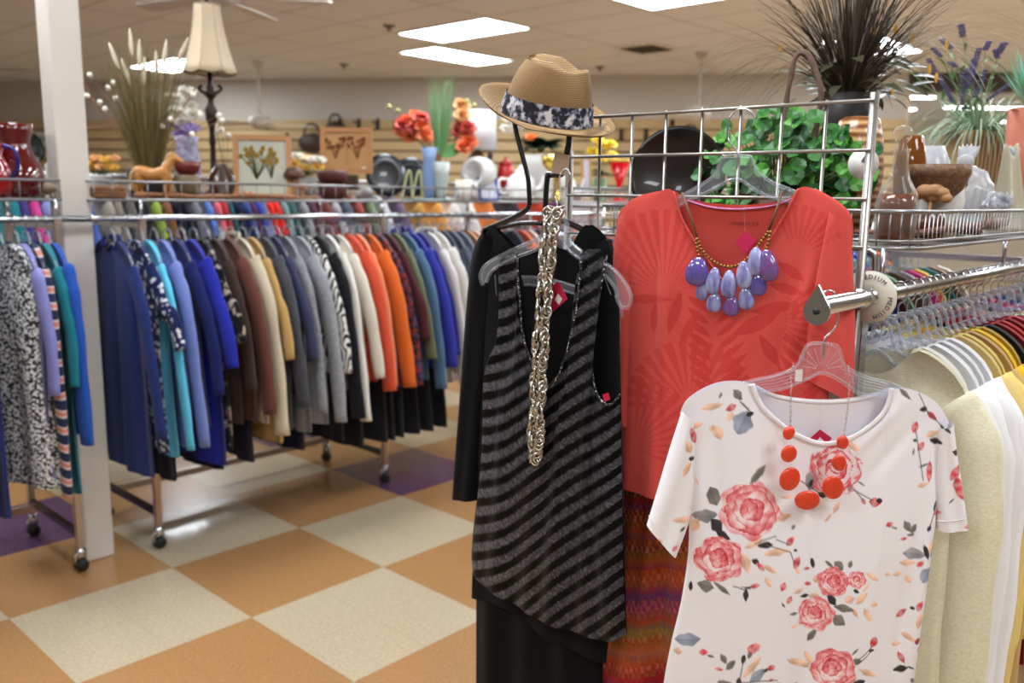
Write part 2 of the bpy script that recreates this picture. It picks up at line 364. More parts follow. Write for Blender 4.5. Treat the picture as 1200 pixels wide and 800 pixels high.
# ================================================================ GARMENT RACKS (rails run along u)
RZ, SZ, TZ = 1.415, 1.487, 1.56
VF, VB = 3.53, 4.06
def caster(p, parent, n=1):
    c = MB(); c.box((p[0], p[1], .075), (.03, .03, .05)); c.tube([(p[0]-.018, p[1], .03), (p[0]-.022, p[1], .07), (p[0]+.0, p[1], .085)], .008, 6)
    o = c.build('caster', CHROME, parent)
    w = MB()
    for s in (-1, 1): w.lathe([(.0, -.008), (.022, -.008), (.027, 0), (.022, .008), (0, .008)], 16, (p[0], p[1] + s*.012, .027), M=Matrix.Rotation(math.pi/2, 3, 'X'))
    w.build('wheel', RUBBER, o)
def rack(name, label, u0, u1, legs, basket=True, v0=VF, v1=VB, rz=RZ, legmat=None, bend=None, two_rails=True):
    group = None
    o = uv(u0, v0); t = thing(name, label, 'clothes rack', o, A, group); L_ = u1 - u0; D = v1 - v0
    lm = legmat or mat('satin_steel', (196, 180, 166), .35, 1)
    for y in ((0, D) if two_rails else (0,)):
        m = MB().tube([(0, y, rz), (L_, y, rz)], .0125, 12)
        for x in (0, L_): m.ball((x, y, rz), .016, 10)
        m.build('hang_rail', CHROME, t)
    for x in legs:
        for y in (0, D):
            m = MB(); m.box((x, y, (rz + .09)/2), (.026, .026, rz - .09)); m.build('leg', lm, t, smooth=False); caster((x, y), t)
        MB().box((x, D/2, .16), (.024, D, .024)).build('crossbar', BLACKM, t, smooth=False)
        MB().box((x, D/2, rz - .03), (.02, D, .02)).build('top_crossbar', CHROME, t, smooth=False)
    MB().box(((legs[0] + legs[-1])/2, D, .13), (legs[-1]-legs[0], .03, .03)).build('base_bar', lm, t, smooth=False)
    if basket:
        b = MB(); LB_ = L_; L_ = bend if bend else L_
        for y in (0, D): b.tube([(0, y, SZ), (L_, y, SZ)], .006, 6); b.tube([(0, y, TZ), (L_, y, TZ)], .005, 6)
        for x in (0, L_): b.tube([(x, 0, SZ), (x, D, SZ)], .006, 6); b.tube([(x, 0, TZ), (x, D, TZ)], .005, 6)
        n = int(L_/.07)
        for k in range(n+1):
            x = L_*k/n; b.tube([(x, 0, TZ), (x, 0, SZ), (x, D, SZ), (x, D, TZ)], .0026, 5)
        for k in range(1, 5): b.tube([(0, D*k/5, SZ + .003), (L_, D*k/5, SZ + .003)], .003, 5)
        b.build('wire_shelf', STEEL, t)
        for x in legs:
            MB().tube([(x, 0, rz), (x, 0, SZ)], .008, 8).build('shelf_post', CHROME, t); MB().tube([(x, D, rz), (x, D, SZ)], .008, 8).build('shelf_post', CHROME, t)
    return t
rack('garment_rack', 'rolling clothes rack at far left before the white post, red glass on its shelf', .02, 1.405, (.15, 1.25), bend=1.27, two_rails=False)
rack('garment_rack', 'long middle clothes rack with blue to orange garments and ornaments on its wire shelf', 1.415, 3.62, (.18, 1.42), two_rails=False)
rack('garment_rack', 'rolling clothes rack behind the black mannequin frame, white crockery on its shelf', 3.66, 5.6, (.3, 1.6), two_rails=False)

# plastic top hanger: neck at the origin, arms along local x
def hanger_meshes(W=.2, detail=False):
    b = MB(); n = 8 if detail else 5
    P = bez([(-W, 0, -.082), (-W*.85, 0, -.048), (-W*.5, 0, -.018), (-.045, 0, .0), (-.026, 0, .038), (0, 0, .045), (.026, 0, .038), (.045, 0, .0), (W*.5, 0, -.018), (W*.85, 0, -.048), (W, 0, -.082)], 3)
    b.tube(P, .0045, n)
    Q = bez([(-W, 0, -.082), (-W*.6, 0, -.05), (-.05, 0, -.028), (0, 0, -.005), (.05, 0, -.028), (W*.6, 0, -.05), (W, 0, -.082)], 3)
    b.tube(Q, .004, n)
    k = MB(); r = .019
    hk = [(0, 0, .03), (0, 0, .062)] + [(r*math.cos(a)*1 , 0, .088 + r*math.sin(a)) for a in [math.radians(d) for d in range(-80, 215, 25)]]
    k.tube(bez(hk, 2), .0020, 5)
    return b, k
hb, hk = hanger_meshes()
HM, HK = hb.mesh('hanger_body', CLEAR2), hk.mesh('hanger_hook', CHROME)
HOOKTOP = .088 + .019 - .004
def hanger(loc, rz, label, group, sx=1.0):
    t = thing('clothes_hanger', label, 'hanger', loc, rz, group); t.scale = (sx, 1, 1)
    for nm, me in (('shoulder_bar', HM), ('hook', HK)):
        o = bpy.data.objects.new(nm, me); COL.objects.link(o); o.parent = t
    return t

def garment(kind, label, loc, rz, mt, W=.2, L=.75, sleeve=.55, hem=.26, T=.02, neck=.07, nd=.05, seed=0, cat=None, group=None, collar=False, res=(22, 16), splay=.15, sl_mt=None, hemwave=.0, slr=.045, drop=.6):
    R = random.Random(seed*7 + 13)
    t = thing(kind, label, cat or kind.replace('_', ' '), loc, rz, group)
    ph = [R.uniform(0, 6.28) for _ in range(6)]; fr = [R.uniform(5, 9), R.uniform(11, 17)]; lean = R.uniform(-.01, .01)
    def top(x, front):
        a = abs(x)
        if a < neck: return (-nd if front else -.012)*(1 - (a/neck)**2) - .0
        q = (a - neck)/(W - neck); return -.012*q - (W-neck)*drop*q*q - .018*max(0, q-.8)*5
    def pan(sgn):
        front = sgn < 0
        def f(s, tt):
            x0 = (2*s-1); xt = x0*W; zt_ = top(xt, front); z = lerp(zt_, -L - hemwave*math.cos(x0*2.2), tt)
            x = x0*lerp(W, hem, tt**.8)
            env = math.sqrt(max(0, 1 - abs(x0)**4)); grow = min(1, .35 + tt*2)
            y = sgn*(T*env*grow + .0035)
            rip = (math.sin(fr[0]*x0 + ph[0] + tt*1.2) * .009 + math.sin(fr[1]*x0 + ph[1])*.005)*min(1, tt*1.6)
            return (x + .004*math.sin(tt*9 + ph[2])*abs(x0), y + rip + lean*tt, z)
        return f
    b = MB(); b.grid(pan(-1), *res); b.grid(pan(1), *res)
    # close the shoulder line and hem sides
    n1 = res[0] + 1; n2 = res[1] + 1
    off = n1*n2
    for i in range(res[0]):
        xx = abs((2*(i+.5)/res[0]-1)*W)
        if xx > neck: b.f.append((i, i+1, off+i+1, off+i))
    for j in range(res[1]):
        b.f.append((j*n1, (j+1)*n1, off+(j+1)*n1, off+j*n1)); b.f.append((j*n1+n1-1, (j+1)*n1+n1-1, off+(j+1)*n1+n1-1, off+j*n1+n1-1))
    b.build('body', mt, t)
    if sleeve:
        for s in (-1, 1):
            z0 = top(W*.92, True); a = ph[3]
            P = [(s*(W - .035), 0, z0 - .03), (s*(W + .002), 0, z0 - .075), (s*(W + .02 + splay*.3), .003*math.sin(a), z0 - .18), (s*(W + .02 + splay*.7), .006*math.sin(a), z0 - .03 - sleeve*.6), (s*(W + .015 + splay), .008*math.sin(a+1), z0 - .03 - sleeve)]
            pp = bez(P, 5); m_ = len(pp); rr = [lerp(slr*1.15, slr*.8, (i/(m_-1))**.8)*(1 + .06*math.sin(i*1.3 + ph[4])) for i in range(m_)]
            rr[0] = slr*.7
            MB().tube(pp, rr, 12, flat=.42, up=(0, 1, 0)).build('sleeve', sl_mt or mt, t)
    if collar:
        c = MB(); c.tube(bez([(-neck*.9, -.012, -.028), (-neck*1.02, 0, .004), (-neck*.5, .018, .012), (neck*.5, .018, .012), (neck*1.02, 0, .004), (neck*.9, -.012, -.028)], 5), .012, 6, flat=.5)
        c.build('collar', mt, t)
    return t
SEQ = [0]
def hang(u, v, z_rail, kind, desc, mt, where, rz_off=0, hang_label=None, **k):
    SEQ[0] += 1; R = random.Random(SEQ[0])
    rz = A - math.pi/2 + rz_off + R.uniform(-.06, .06)
    p = uv(u, v, z_rail + .0125 - HOOKTOP)
    grp = k.pop('group', None); hgrp = k.pop('hgroup', 'clear plastic hangers on the racks')
    hanger(p, rz, hang_label or 'clear plastic hanger under the ' + desc, hgrp, (k.get('W', .2) - .012)/.2)
    return garment(kind, desc + ', ' + where, (p.x, p.y, p.z + .006), rz, mt, seed=SEQ[0], group=grp, **k)

tweed = lambda n, a, b, s=180: cloth(n, a, pat='noise', cols=[a, b], pos=[.38, .62], scale=s, detail=1)
WR = 'hanging on the middle rack'
GB = 'garments on the middle rack'
row = [
 ('denim_jacket', 'navy blue textured denim jacket', tweed('navy_denim', (22, 34, 84), (36, 52, 112), 220), dict(L=.92, sleeve=.62, collar=True, W=.215)),
 ('blouse', 'navy blouse with small white marks', cloth('navy_dots', (30, 40, 88), pat='voronoi', cols=[(24, 34, 80), (24, 34, 80), (210, 214, 226)], pos=[0, .66, .72], scale=70), dict(L=.84, sleeve=.3)),
 ('cardigan', 'bright aqua cardigan', cloth('aqua', (92, 190, 222)), dict(L=.86, sleeve=.7, slr=.036)),
 ('jacket', 'periwinkle blue jacket', cloth('periwinkle', (112, 126, 188)), dict(L=.84, sleeve=.7, slr=.05)),
 ('sweater', 'dark navy sweater', cloth('navy', (26, 34, 92)), dict(L=.76, sleeve=.5)),
 ('blouse', 'royal blue short sleeved blouse', cloth('royal', (34, 42, 152)), dict(L=.94, sleeve=.4, slr=.06)),
 ('blouse', 'black blouse with tan flower print', cloth('black_tan', (20, 18, 20), pat='noise', cols=[(16, 15, 18), (20, 18, 22), (170, 156, 140)], pos=[0, .55, .6], scale=26), dict(L=.88, sleeve=.3)),
 ('sweater', 'dark brown sweater', cloth('dkbrown', (62, 46, 42)), dict(L=.78, sleeve=.5)),
 ('jacket', 'reddish brown suede jacket', cloth('brown', (98, 58, 50)), dict(L=.78, sleeve=.62, slr=.055)),
 ('jacket', 'cream linen jacket with a buttoned cuff', cloth('cream_linen', (196, 184, 160)), dict(L=.8, sleeve=.72, slr=.058, collar=True)),
 ('blouse', 'camel coloured blouse', cloth('camel', (180, 146, 92)), dict(L=.9, sleeve=.4)),
 ('jacket', 'charcoal tweed jacket', tweed('charcoal_tw', (52, 54, 60), (84, 86, 94), 260), dict(L=.85, sleeve=.62, slr=.055)),
 ('sweater', 'slate navy sweater', cloth('slate_navy', (56, 60, 88)), dict(L=.7, sleeve=.42)),
 ('jacket', 'grey herringbone jacket', tweed('grey_tw', (84, 86, 92), (170, 172, 178), 300), dict(L=.88, sleeve=.66)),
 ('cardigan', 'light heather grey cardigan', tweed('heather', (116, 118, 124), (176, 178, 184), 280), dict(L=.86, sleeve=.72, slr=.05)),
 ('blouse', 'black and white zebra striped blouse', cloth('zebra', (20, 20, 20), pat='wave', dir='X', dist=9, cols=[(18, 18, 20), (20, 20, 22), (220, 218, 212)], pos=[0, .48, .56], scale=16), dict(L=.62, sleeve=.5, slr=.052)),
 ('jacket', 'long black jacket', cloth('black', (26, 26, 30)), dict(L=.95, sleeve=.72, slr=.058)),
 ('blouse', 'white long sleeved blouse', cloth('white', (222, 218, 210)), dict(L=.72, sleeve=.74, slr=.05)),
 ('blouse', 'ivory blouse', cloth('ivory', (214, 206, 192)), dict(L=.7, sleeve=.55)),
 ('jacket', 'red orange jacket', cloth('redorange', (200, 78, 52)), dict(L=.7, sleeve=.62, slr=.056)),
 ('sweater', 'peach orange sweater', cloth('peach', (222, 134, 96)), dict(L=.68, sleeve=.6)),
 ('jacket', 'bright orange jacket', cloth('orange', (212, 106, 44)), dict(L=.72, sleeve=.62, slr=.058)),
 ('blouse', 'dark blouse with fine red and blue flowers', cloth('floral_dk', (70, 44, 52), pat='voronoi', cols=[(40, 34, 48), (124, 52, 50), (70, 66, 110), (150, 120, 100)], scale=60, hard=True), dict(L=.76, sleeve=.62)),
 ('sweater', 'maroon sweater', cloth('maroon', (74, 34, 40)), dict(L=.62, sleeve=.4)),
 ('blouse', 'olive green blouse', cloth('olive', (106, 112, 84)), dict(L=.68, sleeve=.5)),
 ('jacket', 'blue grey denim jacket', cloth('bluegrey', (78, 108, 138)), dict(L=.74, sleeve=.66, slr=.05)),
 ('jacket', 'violet blue jacket', cloth('violetblue', (50, 54, 148)), dict(L=.68, sleeve=.56, slr=.06, collar=True)),
 ('sweater', 'indigo sweater', cloth('indigo', (40, 40, 112)), dict(L=.66, sleeve=.5)),
 ('blouse', 'plain white blouse', cloth('white2', (212, 208, 204)), dict(L=.78, sleeve=.68)),
 ('jacket', 'off-white jacket with pockets', cloth('offwhite', (206, 202, 196)), dict(L=.74, sleeve=.62, slr=.058, collar=True)),
 ('jacket', 'dark slate jacket', cloth('dkslate', (48, 54, 68)), dict(L=.7, sleeve=.58)),
 ('jacket', 'steel grey jacket', cloth('steelgrey', (84, 90, 104)), dict(L=.75, sleeve=.62)),
 ('sweater', 'blue grey ribbed sweater', cloth('ribgrey', (104, 112, 126)), dict(L=.7, sleeve=.58)),
 ('jacket', 'toffee brown jacket', cloth('toffee', (168, 120, 76)), dict(L=.7, sleeve=.5)),
 ('blouse', 'blush pink blouse', cloth('blush', (222, 186, 168)), dict(L=.66, sleeve=.5)),
 ('jacket', 'black wool jacket nearest the rack end', cloth('black'), dict(L=.8, sleeve=.6)),
]
u = 1.47
NB = len(row)
for i, (kd, ds, mt_, kw) in enumerate(row):
    hang(u, VF, RZ, kd, ds, mt_, WR, group=None, **kw); u += .0575
# left rack
row = [
 ('blouse', 'dark teal blouse', cloth('dkteal', (30, 60, 66)), dict(L=.8, sleeve=.4)),
 ('dress', 'dark grey dress', cloth('dkgrey', (50, 52, 58)), dict(L=.95, sleeve=.3)),
 ('blouse', 'green and black blouse', cloth('green', (60, 100, 60)), dict(L=.8, sleeve=.4)),
 ('dress', 'navy dress at the left edge', cloth('navy'), dict(L=.95, sleeve=.0)),
 ('blouse', 'sleeveless black and white speckled blouse', cloth('speckle', (40, 40, 44), pat='voronoi', cols=[(34, 34, 38), (48, 48, 52), (214, 214, 216)], pos=[0, .5, .56], scale=150), dict(L=.88, sleeve=0, W=.19, hem=.27, T=.05, rz_off=.3)),
 ('blouse', 'lavender blue blouse', cloth('lavender', (124, 124, 184)), dict(L=.84, sleeve=.42, hem=.25)),
 ('sweater', 'navy, white and pink patterned sweater', cloth('fairisle', (40, 44, 74), pat='wave', dir='Z', dist=3, cols=[(38, 42, 72), (38, 42, 72), (206, 202, 202), (186, 122, 108)], pos=[0, .55, .62, .93], scale=5), dict(L=.9, sleeve=.8, slr=.045)),
 ('sweater', 'teal sweater', cloth('teal', (24, 112, 128)), dict(L=.92, sleeve=.4)),
 ('jacket', 'bright cobalt blue jacket', cloth('cobalt', (32, 74, 158)), dict(L=.7, sleeve=.62, slr=.06)),
]
for u, (kd, ds, mt_, kw) in zip((.78, .84, .90, .96, 1.06, 1.12, 1.16, 1.195, 1.23), row):
    hang(u, VF, RZ, kd, ds, mt_, 'hanging on the far left rack', **{**dict(splay=.07), **kw})
# long black things between the orange and blue ones, reaching lower than their neighbours
for u, wh in ((2.50, 'left of the orange jackets'), (2.66, 'right of the bright orange jacket'), (2.72, 'beside the dark flowered blouse'), (2.79, 'left of the blue grey denim jacket'), (2.87, 'right of the blue grey denim jacket'), (2.95, 'between the violet blue jacket and the white ones'), (3.03, 'behind the plain white blouse')):
    hang(u, VF + .02, RZ, 'dress', 'long black dress', cloth('black'), wh, hang_label='clear hanger of the long black dress ' + wh, W=.15, L=1.02, sleeve=0, hem=.27, T=.028, res=(14, 12))
for u, wh in ((1.60, 'below the periwinkle jacket'), (1.78, 'below the royal blue blouse'), (1.96, 'below the brown suede jacket'), (2.2, 'below the grey herringbone jacket')):
    hang(u, VF + .03, RZ, 'dress', 'long dark navy dress', cloth('deepnavy', (20, 22, 40)), wh, hang_label='clear plastic hanger of the long navy dress ' + wh, W=.15, L=.98, sleeve=0, hem=.22, T=.024, res=(14, 12))
# third rack front row, seen through the black frame
cols3 = [(40, 44, 60), (210, 96, 60), (196, 190, 182), (90, 40, 60), (60, 60, 64), (150, 140, 150), (28, 28, 32), (200, 60, 50), (228, 210, 190), (50, 70, 120)]
nm3 = ['dark slate', 'burnt orange', 'stone', 'plum', 'graphite', 'mauve grey', 'jet black', 'scarlet', 'pale sand', 'mid blue']
u = 3.72
for k in range(14):
    hang(u, VF, RZ, 'blouse', nm3[k % 10] + ' blouse', cloth('r3_%d' % (k % 10), cols3[k % 10]), 'hanging on the rack behind the mannequin frame' + (', deeper along the rail' if k > 9 else ''), L=.8, sleeve=.4, res=(14, 10), group='garments behind the mannequin frame', hang_label='clear plastic hanger of the %s blouse behind the mannequin frame%s' % (nm3[k % 10], ', deeper one' if k > 9 else '')); u += .075
# a further rack row behind, colourful, seen between shelf and rail
FR = [(2, (30, 110, 120), 'teal'), (14, (60, 50, 110), 'indigo'), (26, (190, 60, 130), 'magenta'), (36, (120, 130, 180), 'pale violet'), (54, (222, 216, 196), 'cream'), (66, (214, 206, 186), 'oatmeal'), (84, (70, 90, 160), 'denim blue'), (108, (150, 140, 128), 'beige grey'), (122, (130, 124, 116), 'pewter'), (136, (96, 92, 90), 'ash grey'), (150, (34, 32, 36), 'black'), (166, (140, 160, 70), 'lime green'), (176, (128, 84, 60), 'rust brown'), (186, (24, 26, 40), 'midnight'), (198, (30, 30, 36), 'jet'), (208, (120, 122, 130), 'silver grey'), (216, (70, 72, 80), 'iron grey'), (224, (92, 128, 206), 'sky blue'), (236, (210, 100, 110), 'rose pink'), (243, (176, 48, 56), 'brick red'), (250, (40, 90, 96), 'deep teal'), (258, (28, 36, 66), 'ink blue'), (266, (60, 80, 140), 'royal'), (274, (80, 40, 70), 'plum'), (281, (60, 70, 170), 'cornflower'), (288, (120, 120, 150), 'dusty lilac'), (296, (218, 48, 34), 'vivid red'), (303, (206, 50, 40), 'tomato red'), (312, (120, 150, 150), 'pale mint'), (322, (70, 100, 96), 'sage'), (334, (150, 150, 154), 'dove grey'), (346, (90, 60, 70), 'mulberry'), (358, (120, 60, 60), 'russet'), (370, (180, 180, 184), 'pearl'), (384, (90, 96, 110), 'storm grey'), (398, (160, 80, 70), 'terracotta'), (414, (120, 140, 110), 'moss green'), (430, (200, 200, 206), 'ice white'), (448, (110, 90, 120), 'heather purple'), (468, (196, 150, 80), 'ochre'), (490, (220, 160, 80), 'amber'), (510, (230, 228, 226), 'snow white'), (530, (226, 224, 220), 'chalk'), (552, (206, 120, 60), 'copper'), (580, (60, 60, 70), 'slate'), (610, (200, 70, 50), 'flame orange'), (640, (130, 60, 120), 'orchid purple'), (675, (210, 206, 200), 'bone')]
rack('garment_rack', 'clothes rack behind the middle rack, its colourful garments showing between shelf and rail', .4, 6.2, (.3, 2.8, 5.2), False, 4.72, 5.25, rz=1.60)
def _lbl(n): return n + ' garment'
for px_, rgb, nm in FR:
    u = on_v(px_, 250, 4.72).dot(U)
    hang(u, 4.72, 1.60, 'blouse', _lbl(nm), cloth('r4_' + nm.replace(' ', '_'), rgb), 'on the rack behind, seen between shelf and rail', L=.95, sleeve=.4, res=(10, 8), T=.028, slr=.05, drop=.3, hang_label='clear plastic hanger of the %s garment on the rack behind' % nm, hgroup='hangers on the rack behind')
# ================================================================ ORNAMENTS ON THE LEFT WIRE SHELVES
SH = SZ + .006
def spot(px, v):
    """world point on the shelf under pixel column px, and metres per pixel there"""
    r = ray(px, 235); p = C0 + r*(v/r.dot(V)); d = v/r.dot(V)
    return Vector((p.x, p.y, SH)), d/F
def face():  # angle that turns an object's front to the shop aisle
    return 0
GLASSR = mat('red_glass', (104, 4, 12), .05, trans=.35, ior=1.5, coat=1)
CERW = mat('white_ceramic', (232, 230, 226), .25, coat=.4); CERB = mat('blue_ceramic', (130, 160, 206), .25, coat=.4)
def lathe_thing(name, label, cat, p, prof, mt, n=28, rz=0, group=None, part='body'):
    t = thing(name, label, cat, p, rz, group); MB().lathe(prof, n).build(part, mt, t); return t
def prof(k, pts):  # pixel profile -> metres
    return [(max(r*k, 1e-5 if i in (0,) and r == 0 else r*k), z*k) for i, (r, z) in enumerate(pts)]
# red glass on the far left shelf
p, k = spot(22, 3.66)
t = lathe_thing('glass_vase', 'large dark red glass vase on the far left wire shelf', 'vase', p, [(r*k*1.08, z*k*1.27) for r, z in [(0, 0), (20, 0), (25, 4), (28, 16), (24, 30), (17, 42), (15, 50), (18, 60), (19, 66), (17.5, 66), (13.6, 52), (15.5, 43), (22, 30), (26, 16), (23, 5), (0, 3)]], GLASSR)
p, k = spot(-6, 3.6)
t = lathe_thing('glass_pitcher', 'bright red glass pitcher at the left edge of the picture', 'pitcher', p, prof(k, [(0, 0), (16, 0), (22, 14), (20, 34), (12, 50), (15, 62), (14, 62), (10, 50), (18, 34), (20, 14), (0, 3)]), mat('bright_red_glass', (170, 8, 14), .04, trans=.4, ior=1.5, coat=1))
MB().tube(bez([(14*k, 0, 60*k), (28*k, 0, 54*k), (30*k, 0, 34*k), (21*k, 0, 24*k)]), 2.4*k, 8).build('handle', mat('blue_glass', (40, 40, 150), .05, trans=.6), t)
p, k = spot(41, 3.75)
t = thing('serving_plate', 'round dark green glass plate standing behind the red vase', 'plate', p, A + .6)
MB().lathe([(0, 0), (.05, .002), (.058, .01), (.058, .014), (.048, .008), (0, .006)], 28, (0, 0, .19), M=Matrix.Rotation(math.pi/2 - .1, 3, 'X')).build('plate', mat('dark_green_glass', (24, 40, 40), .08, trans=.3), t)
MB().tube([(0, -.01, .14), (0, .03, 0), (.03, .02, 0)], .003, 6).build('stand', BLACKM, t)
p, k = spot(57, 3.6)
t = thing('pig_figurine', 'small greyish brown animal figurine at the right end of the far left shelf', 'figurine', p, .2)
b = MB(); b.ball((0, 0, .035), .026, 12, (1.3, .8, .9)); b.ball((-.036, 0, .04), .016, 10); b.ball((-.052, 0, .036), .007, 8)
for x in (-.018, .018):
    for y in (-.01, .01): b.tube([(x, y, .02), (x, y, 0)], .006, 6)
for y in (-.008, .008): b.ball((-.032, y, .056), .006, 6)
b.build('body', mat('brown_stone', (130, 108, 92), .6), t)
p, k = spot(67, 3.98)
t = thing('cardboard_box', 'white box standing at the end of the far left shelf beside the post', 'box', p, A)
o = MB().box((0, 0, .07), (.06, .05, .14)).build('box', CERW, t, smooth=False)
# flowers builder
def blossom(b, c, r, n, rnd, cup=.5):
    c = Vector(c)
    for i in range(n):
        a = 2*math.pi*i/n + rnd.uniform(-.2, .2); d = Vector((math.cos(a), math.sin(a), cup*rnd.uniform(.6, 1.3)))
        b.leaf(c, d, (0, 0, 1) if i % 2 else (0, -1, .5), r, r*1.15, .3)
def pot_flowers(px, v, label, potprof, potm, heads, hm, hr, top, leafm, seed, cat='flowers', name='potted_flowers', nl=14, hh=None):
    p, k = spot(px, v); t = thing(name, label, cat, p, 0); rnd = random.Random(seed)
    MB().lathe(prof(k, potprof), 24).build('pot', potm, t)
    L_ = MB(); st = MB()
    for i in range(nl):
        a = rnd.uniform(0, 6.28); L_.leaf((0, 0, top*k), (math.cos(a), math.sin(a), rnd.uniform(.2, 1)), (0, 0, 1), hr*k*(1.6 if nl < 40 else 2.6), hr*k*(.7 if nl < 40 else 1.3), .4)
    L_.build('foliage', leafm, t)
    for ci, m_ in enumerate(hm):
        b = MB()
        for (x, z) in heads[ci]:
            y = rnd.uniform(-6, 6)
            for q in range(3): blossom(b, (x*k, y*k, z*k), hr*k*(1 - .25*q), 6, rnd, .3 + .6*q)
            b.ball((x*k, y*k, z*k + .1*hr*k), hr*k*.45, 8)
            st.tube([(0, 0, top*k*.7), (x*k, y*k, z*k)], .0018, 4)
        b.build('blossoms', m_, t)
    st.build('stems', leafm, t)
    return t, k, p
GRN = mat('leaf_green', (70, 110, 50), .5); DKG = mat('leaf_dark', (32, 62, 36), .5); YEL = mat('petal_yellow', (240, 196, 90), .6); ORG = mat('petal_orange', (236, 130, 60), .6); WHT = mat('petal_white', (240, 236, 224), .6)
PEACH = mat('petal_peach', (240, 186, 130), .6)
pot_flowers(117, 3.95, 'white pot of peach and yellow silk flowers just right of the post', [(0, 0), (11, 0), (14, 24), (14, 26), (12, 26), (0, 20)], mat('pot_white', (206, 206, 200), .4), [[(-8, 38), (10, 42), (16, 34)], [(0, 44), (-12, 30), (6, 34), (16, 44)]], [YEL, PEACH], 9, 26, GRN, 1)
# dried grass arrangement
p, k = spot(176, 3.8); rnd = random.Random(3)
t = thing('dried_grass_arrangement', 'tall arrangement of dried grasses, feather plumes and white berries in a dark pot', 'plant', p, 0)
MB().lathe(prof(k, [(0, 0), (20, 0), (24, 30), (25, 34), (22, 34), (0, 28)]), 24).build('pot', mat('pot_slate', (72, 70, 66), .6), t)
b = MB(); b2 = MB(); pl = MB(); bw = MB(); be = MB()
for i in range(420):
    a = rnd.uniform(0, 6.28); sp = rnd.uniform(0, .42)**1.1
    (b if i % 3 else b2).blade((14*k*math.cos(a)*rnd.random(), 12*k*math.sin(a)*rnd.random(), 30*k), (math.cos(a)*sp + rnd.gauss(0, .05), math.sin(a)*sp, 1), k*rnd.choice((rnd.uniform(40, 100), rnd.uniform(90, 150))), .0042, rnd.uniform(.0, .35), 6, side=(1, rnd.uniform(-.5, .5), 0))
for i in range(12):
    a = rnd.choice((0, math.pi)) + rnd.uniform(-.5, .5); b.blade((0, 0, 34*k), (math.cos(a)*.8, math.sin(a)*.5, .8), k*rnd.uniform(70, 100), .008, 1.5, 8)
b.build('grass_blades', mat('dry_olive', (112, 104, 54), .7), t); b2.build('grass_blades', mat('dry_brown', (96, 76, 48), .7), t)
for x, z, dx in ((-28, 156, -.35), (-12, 172, -.05), (-2, 160, .05), (-20, 140, -.3), (24, 162, .15), (44, 166, .5), (4, 140, .1), (12, 150, 0)):
    c = Vector((x*k, rnd.uniform(-10, 10)*k, z*k)); d = Vector((dx, 0, 1)).normalized()
    q = [c + d*s*k for s in (-16, -8, 0, 9, 18)]
    pl.tube(q, [.002, .008, .011, .008, .002], 8); bw.tube([(0, 0, 30*k), c - d*14*k], .0014, 4)
pl.build('feather_plumes', mat('plume_cream', (214, 204, 180), .9), t)
for x, z in ((-62, 114), (-57, 137), (-52, 108), (-68, 118), (-40, 124), (-45, 100), (56, 118), (30, 90), (52, 74), (20, 82), (-36, 130), (60, 96), (-30, 112), (82, 96), (87, 90)):
    c = Vector((x*k, rnd.uniform(-12, 12)*k, z*k)); MB().ball(c, 3.4*k, 8).build('berry', WHT, t); bw.tube(bez([(0, 0, 34*k), c*.55 + Vector((0, 0, 22*k)), c], 4), .0014, 4)
bw.tube(bez([(0, 0, 36*k), (-30*k, 0, 70*k), (-58*k, 0, 108*k), (-75*k, 0, 152*k)], 4), .002, 4)
bw.tube(bez([(0, 0, 36*k), (-30*k, 0, 78*k), (-60*k, 0, 80*k), (-78*k, 0, 76*k)], 4), .002, 4)
bw.tube(bez([(0, 0, 36*k), (20*k, 0, 70*k), (54*k, 0, 118*k), (62*k, 0, 132*k)], 4), .002, 4)
bw.build('twigs', mat('twig_red', (146, 104, 84), .7), t)
# purple and white spray behind
p, k = spot(222, 4.0); rnd = random.Random(4)
t = thing('flower_spray', 'white and lilac ruffled flower spray between the dried grass and the tall lamp', 'flowers', p)
MB().lathe(prof(k, [(0, 0), (12, 0), (15, 40), (11, 62), (14, 70), (12, 70), (9, 62), (0, 58)]), 20).build('vase', mat('vase_blue_print', (90, 100, 150), .3, pat='voronoi', cols=[(70, 60, 120), (200, 200, 220), (110, 80, 140)], scale=60), t)
for nm, m_, cs in (('white_petals', WHT, [(-8, 96), (2, 104), (-4, 84), (10, 94), (-14, 112), (6, 118)]), ('lilac_petals', mat('petal_lilac', (170, 150, 206), .7), [(-6, 70), (6, 78), (0, 64), (-14, 82)])):
    b = MB()
    for x, z in cs:
        for q in range(3): blossom(b, (x*k, rnd.uniform(-8, 8)*k, z*k), 12*k*(1-.2*q), 6, rnd, .4 + .5*q)
    b.build(nm, m_, t)
# horse figurine
p, k = spot(184, 3.6)
t = thing('horse_figurine', 'glossy caramel brown standing horse figurine in front of the dried grass', 'figurine', (p.x, p.y, p.z), .1)
HB = mat('caramel_glaze', (184, 126, 66), .18, coat=.6)
b = MB()
b.tube(bez([(-21*k, 0, 28*k), (-17*k, 0, 30*k), (-8*k, 0, 28*k), (2*k, 0, 28*k), (10*k, 0, 30*k), (15*k, 0, 31*k)], 4), [k*q for q in ([5] + [8.6]*4 + [8.2]*4 + [7.6]*4 + [8.2]*4 + [8.2]*3 + [4])], 14)
b.tube(bez([(10*k, 0, 31*k), (15*k, 0, 39*k), (20*k, 0, 46*k), (23*k, 0, 49*k)], 4), [k*q for q in (7, 6.8, 6.4, 6, 5.6, 5.2, 4.8, 4.6, 4.4, 4.2, 4, 3.8, 3.6)], 12)
b.tube([(20*k, 0, 49*k), (25*k, 0, 46.5*k), (30*k, 0, 43*k), (31.5*k, 0, 41.8*k)], [k*4, k*3.6, k*2.5, k*1.7], 10)
for s in (-1, 1): b.tube([(20.5*k, s*2*k, 51*k), (20.5*k, s*2.2*k, 55*k)], [1.3*k, .3*k], 6)
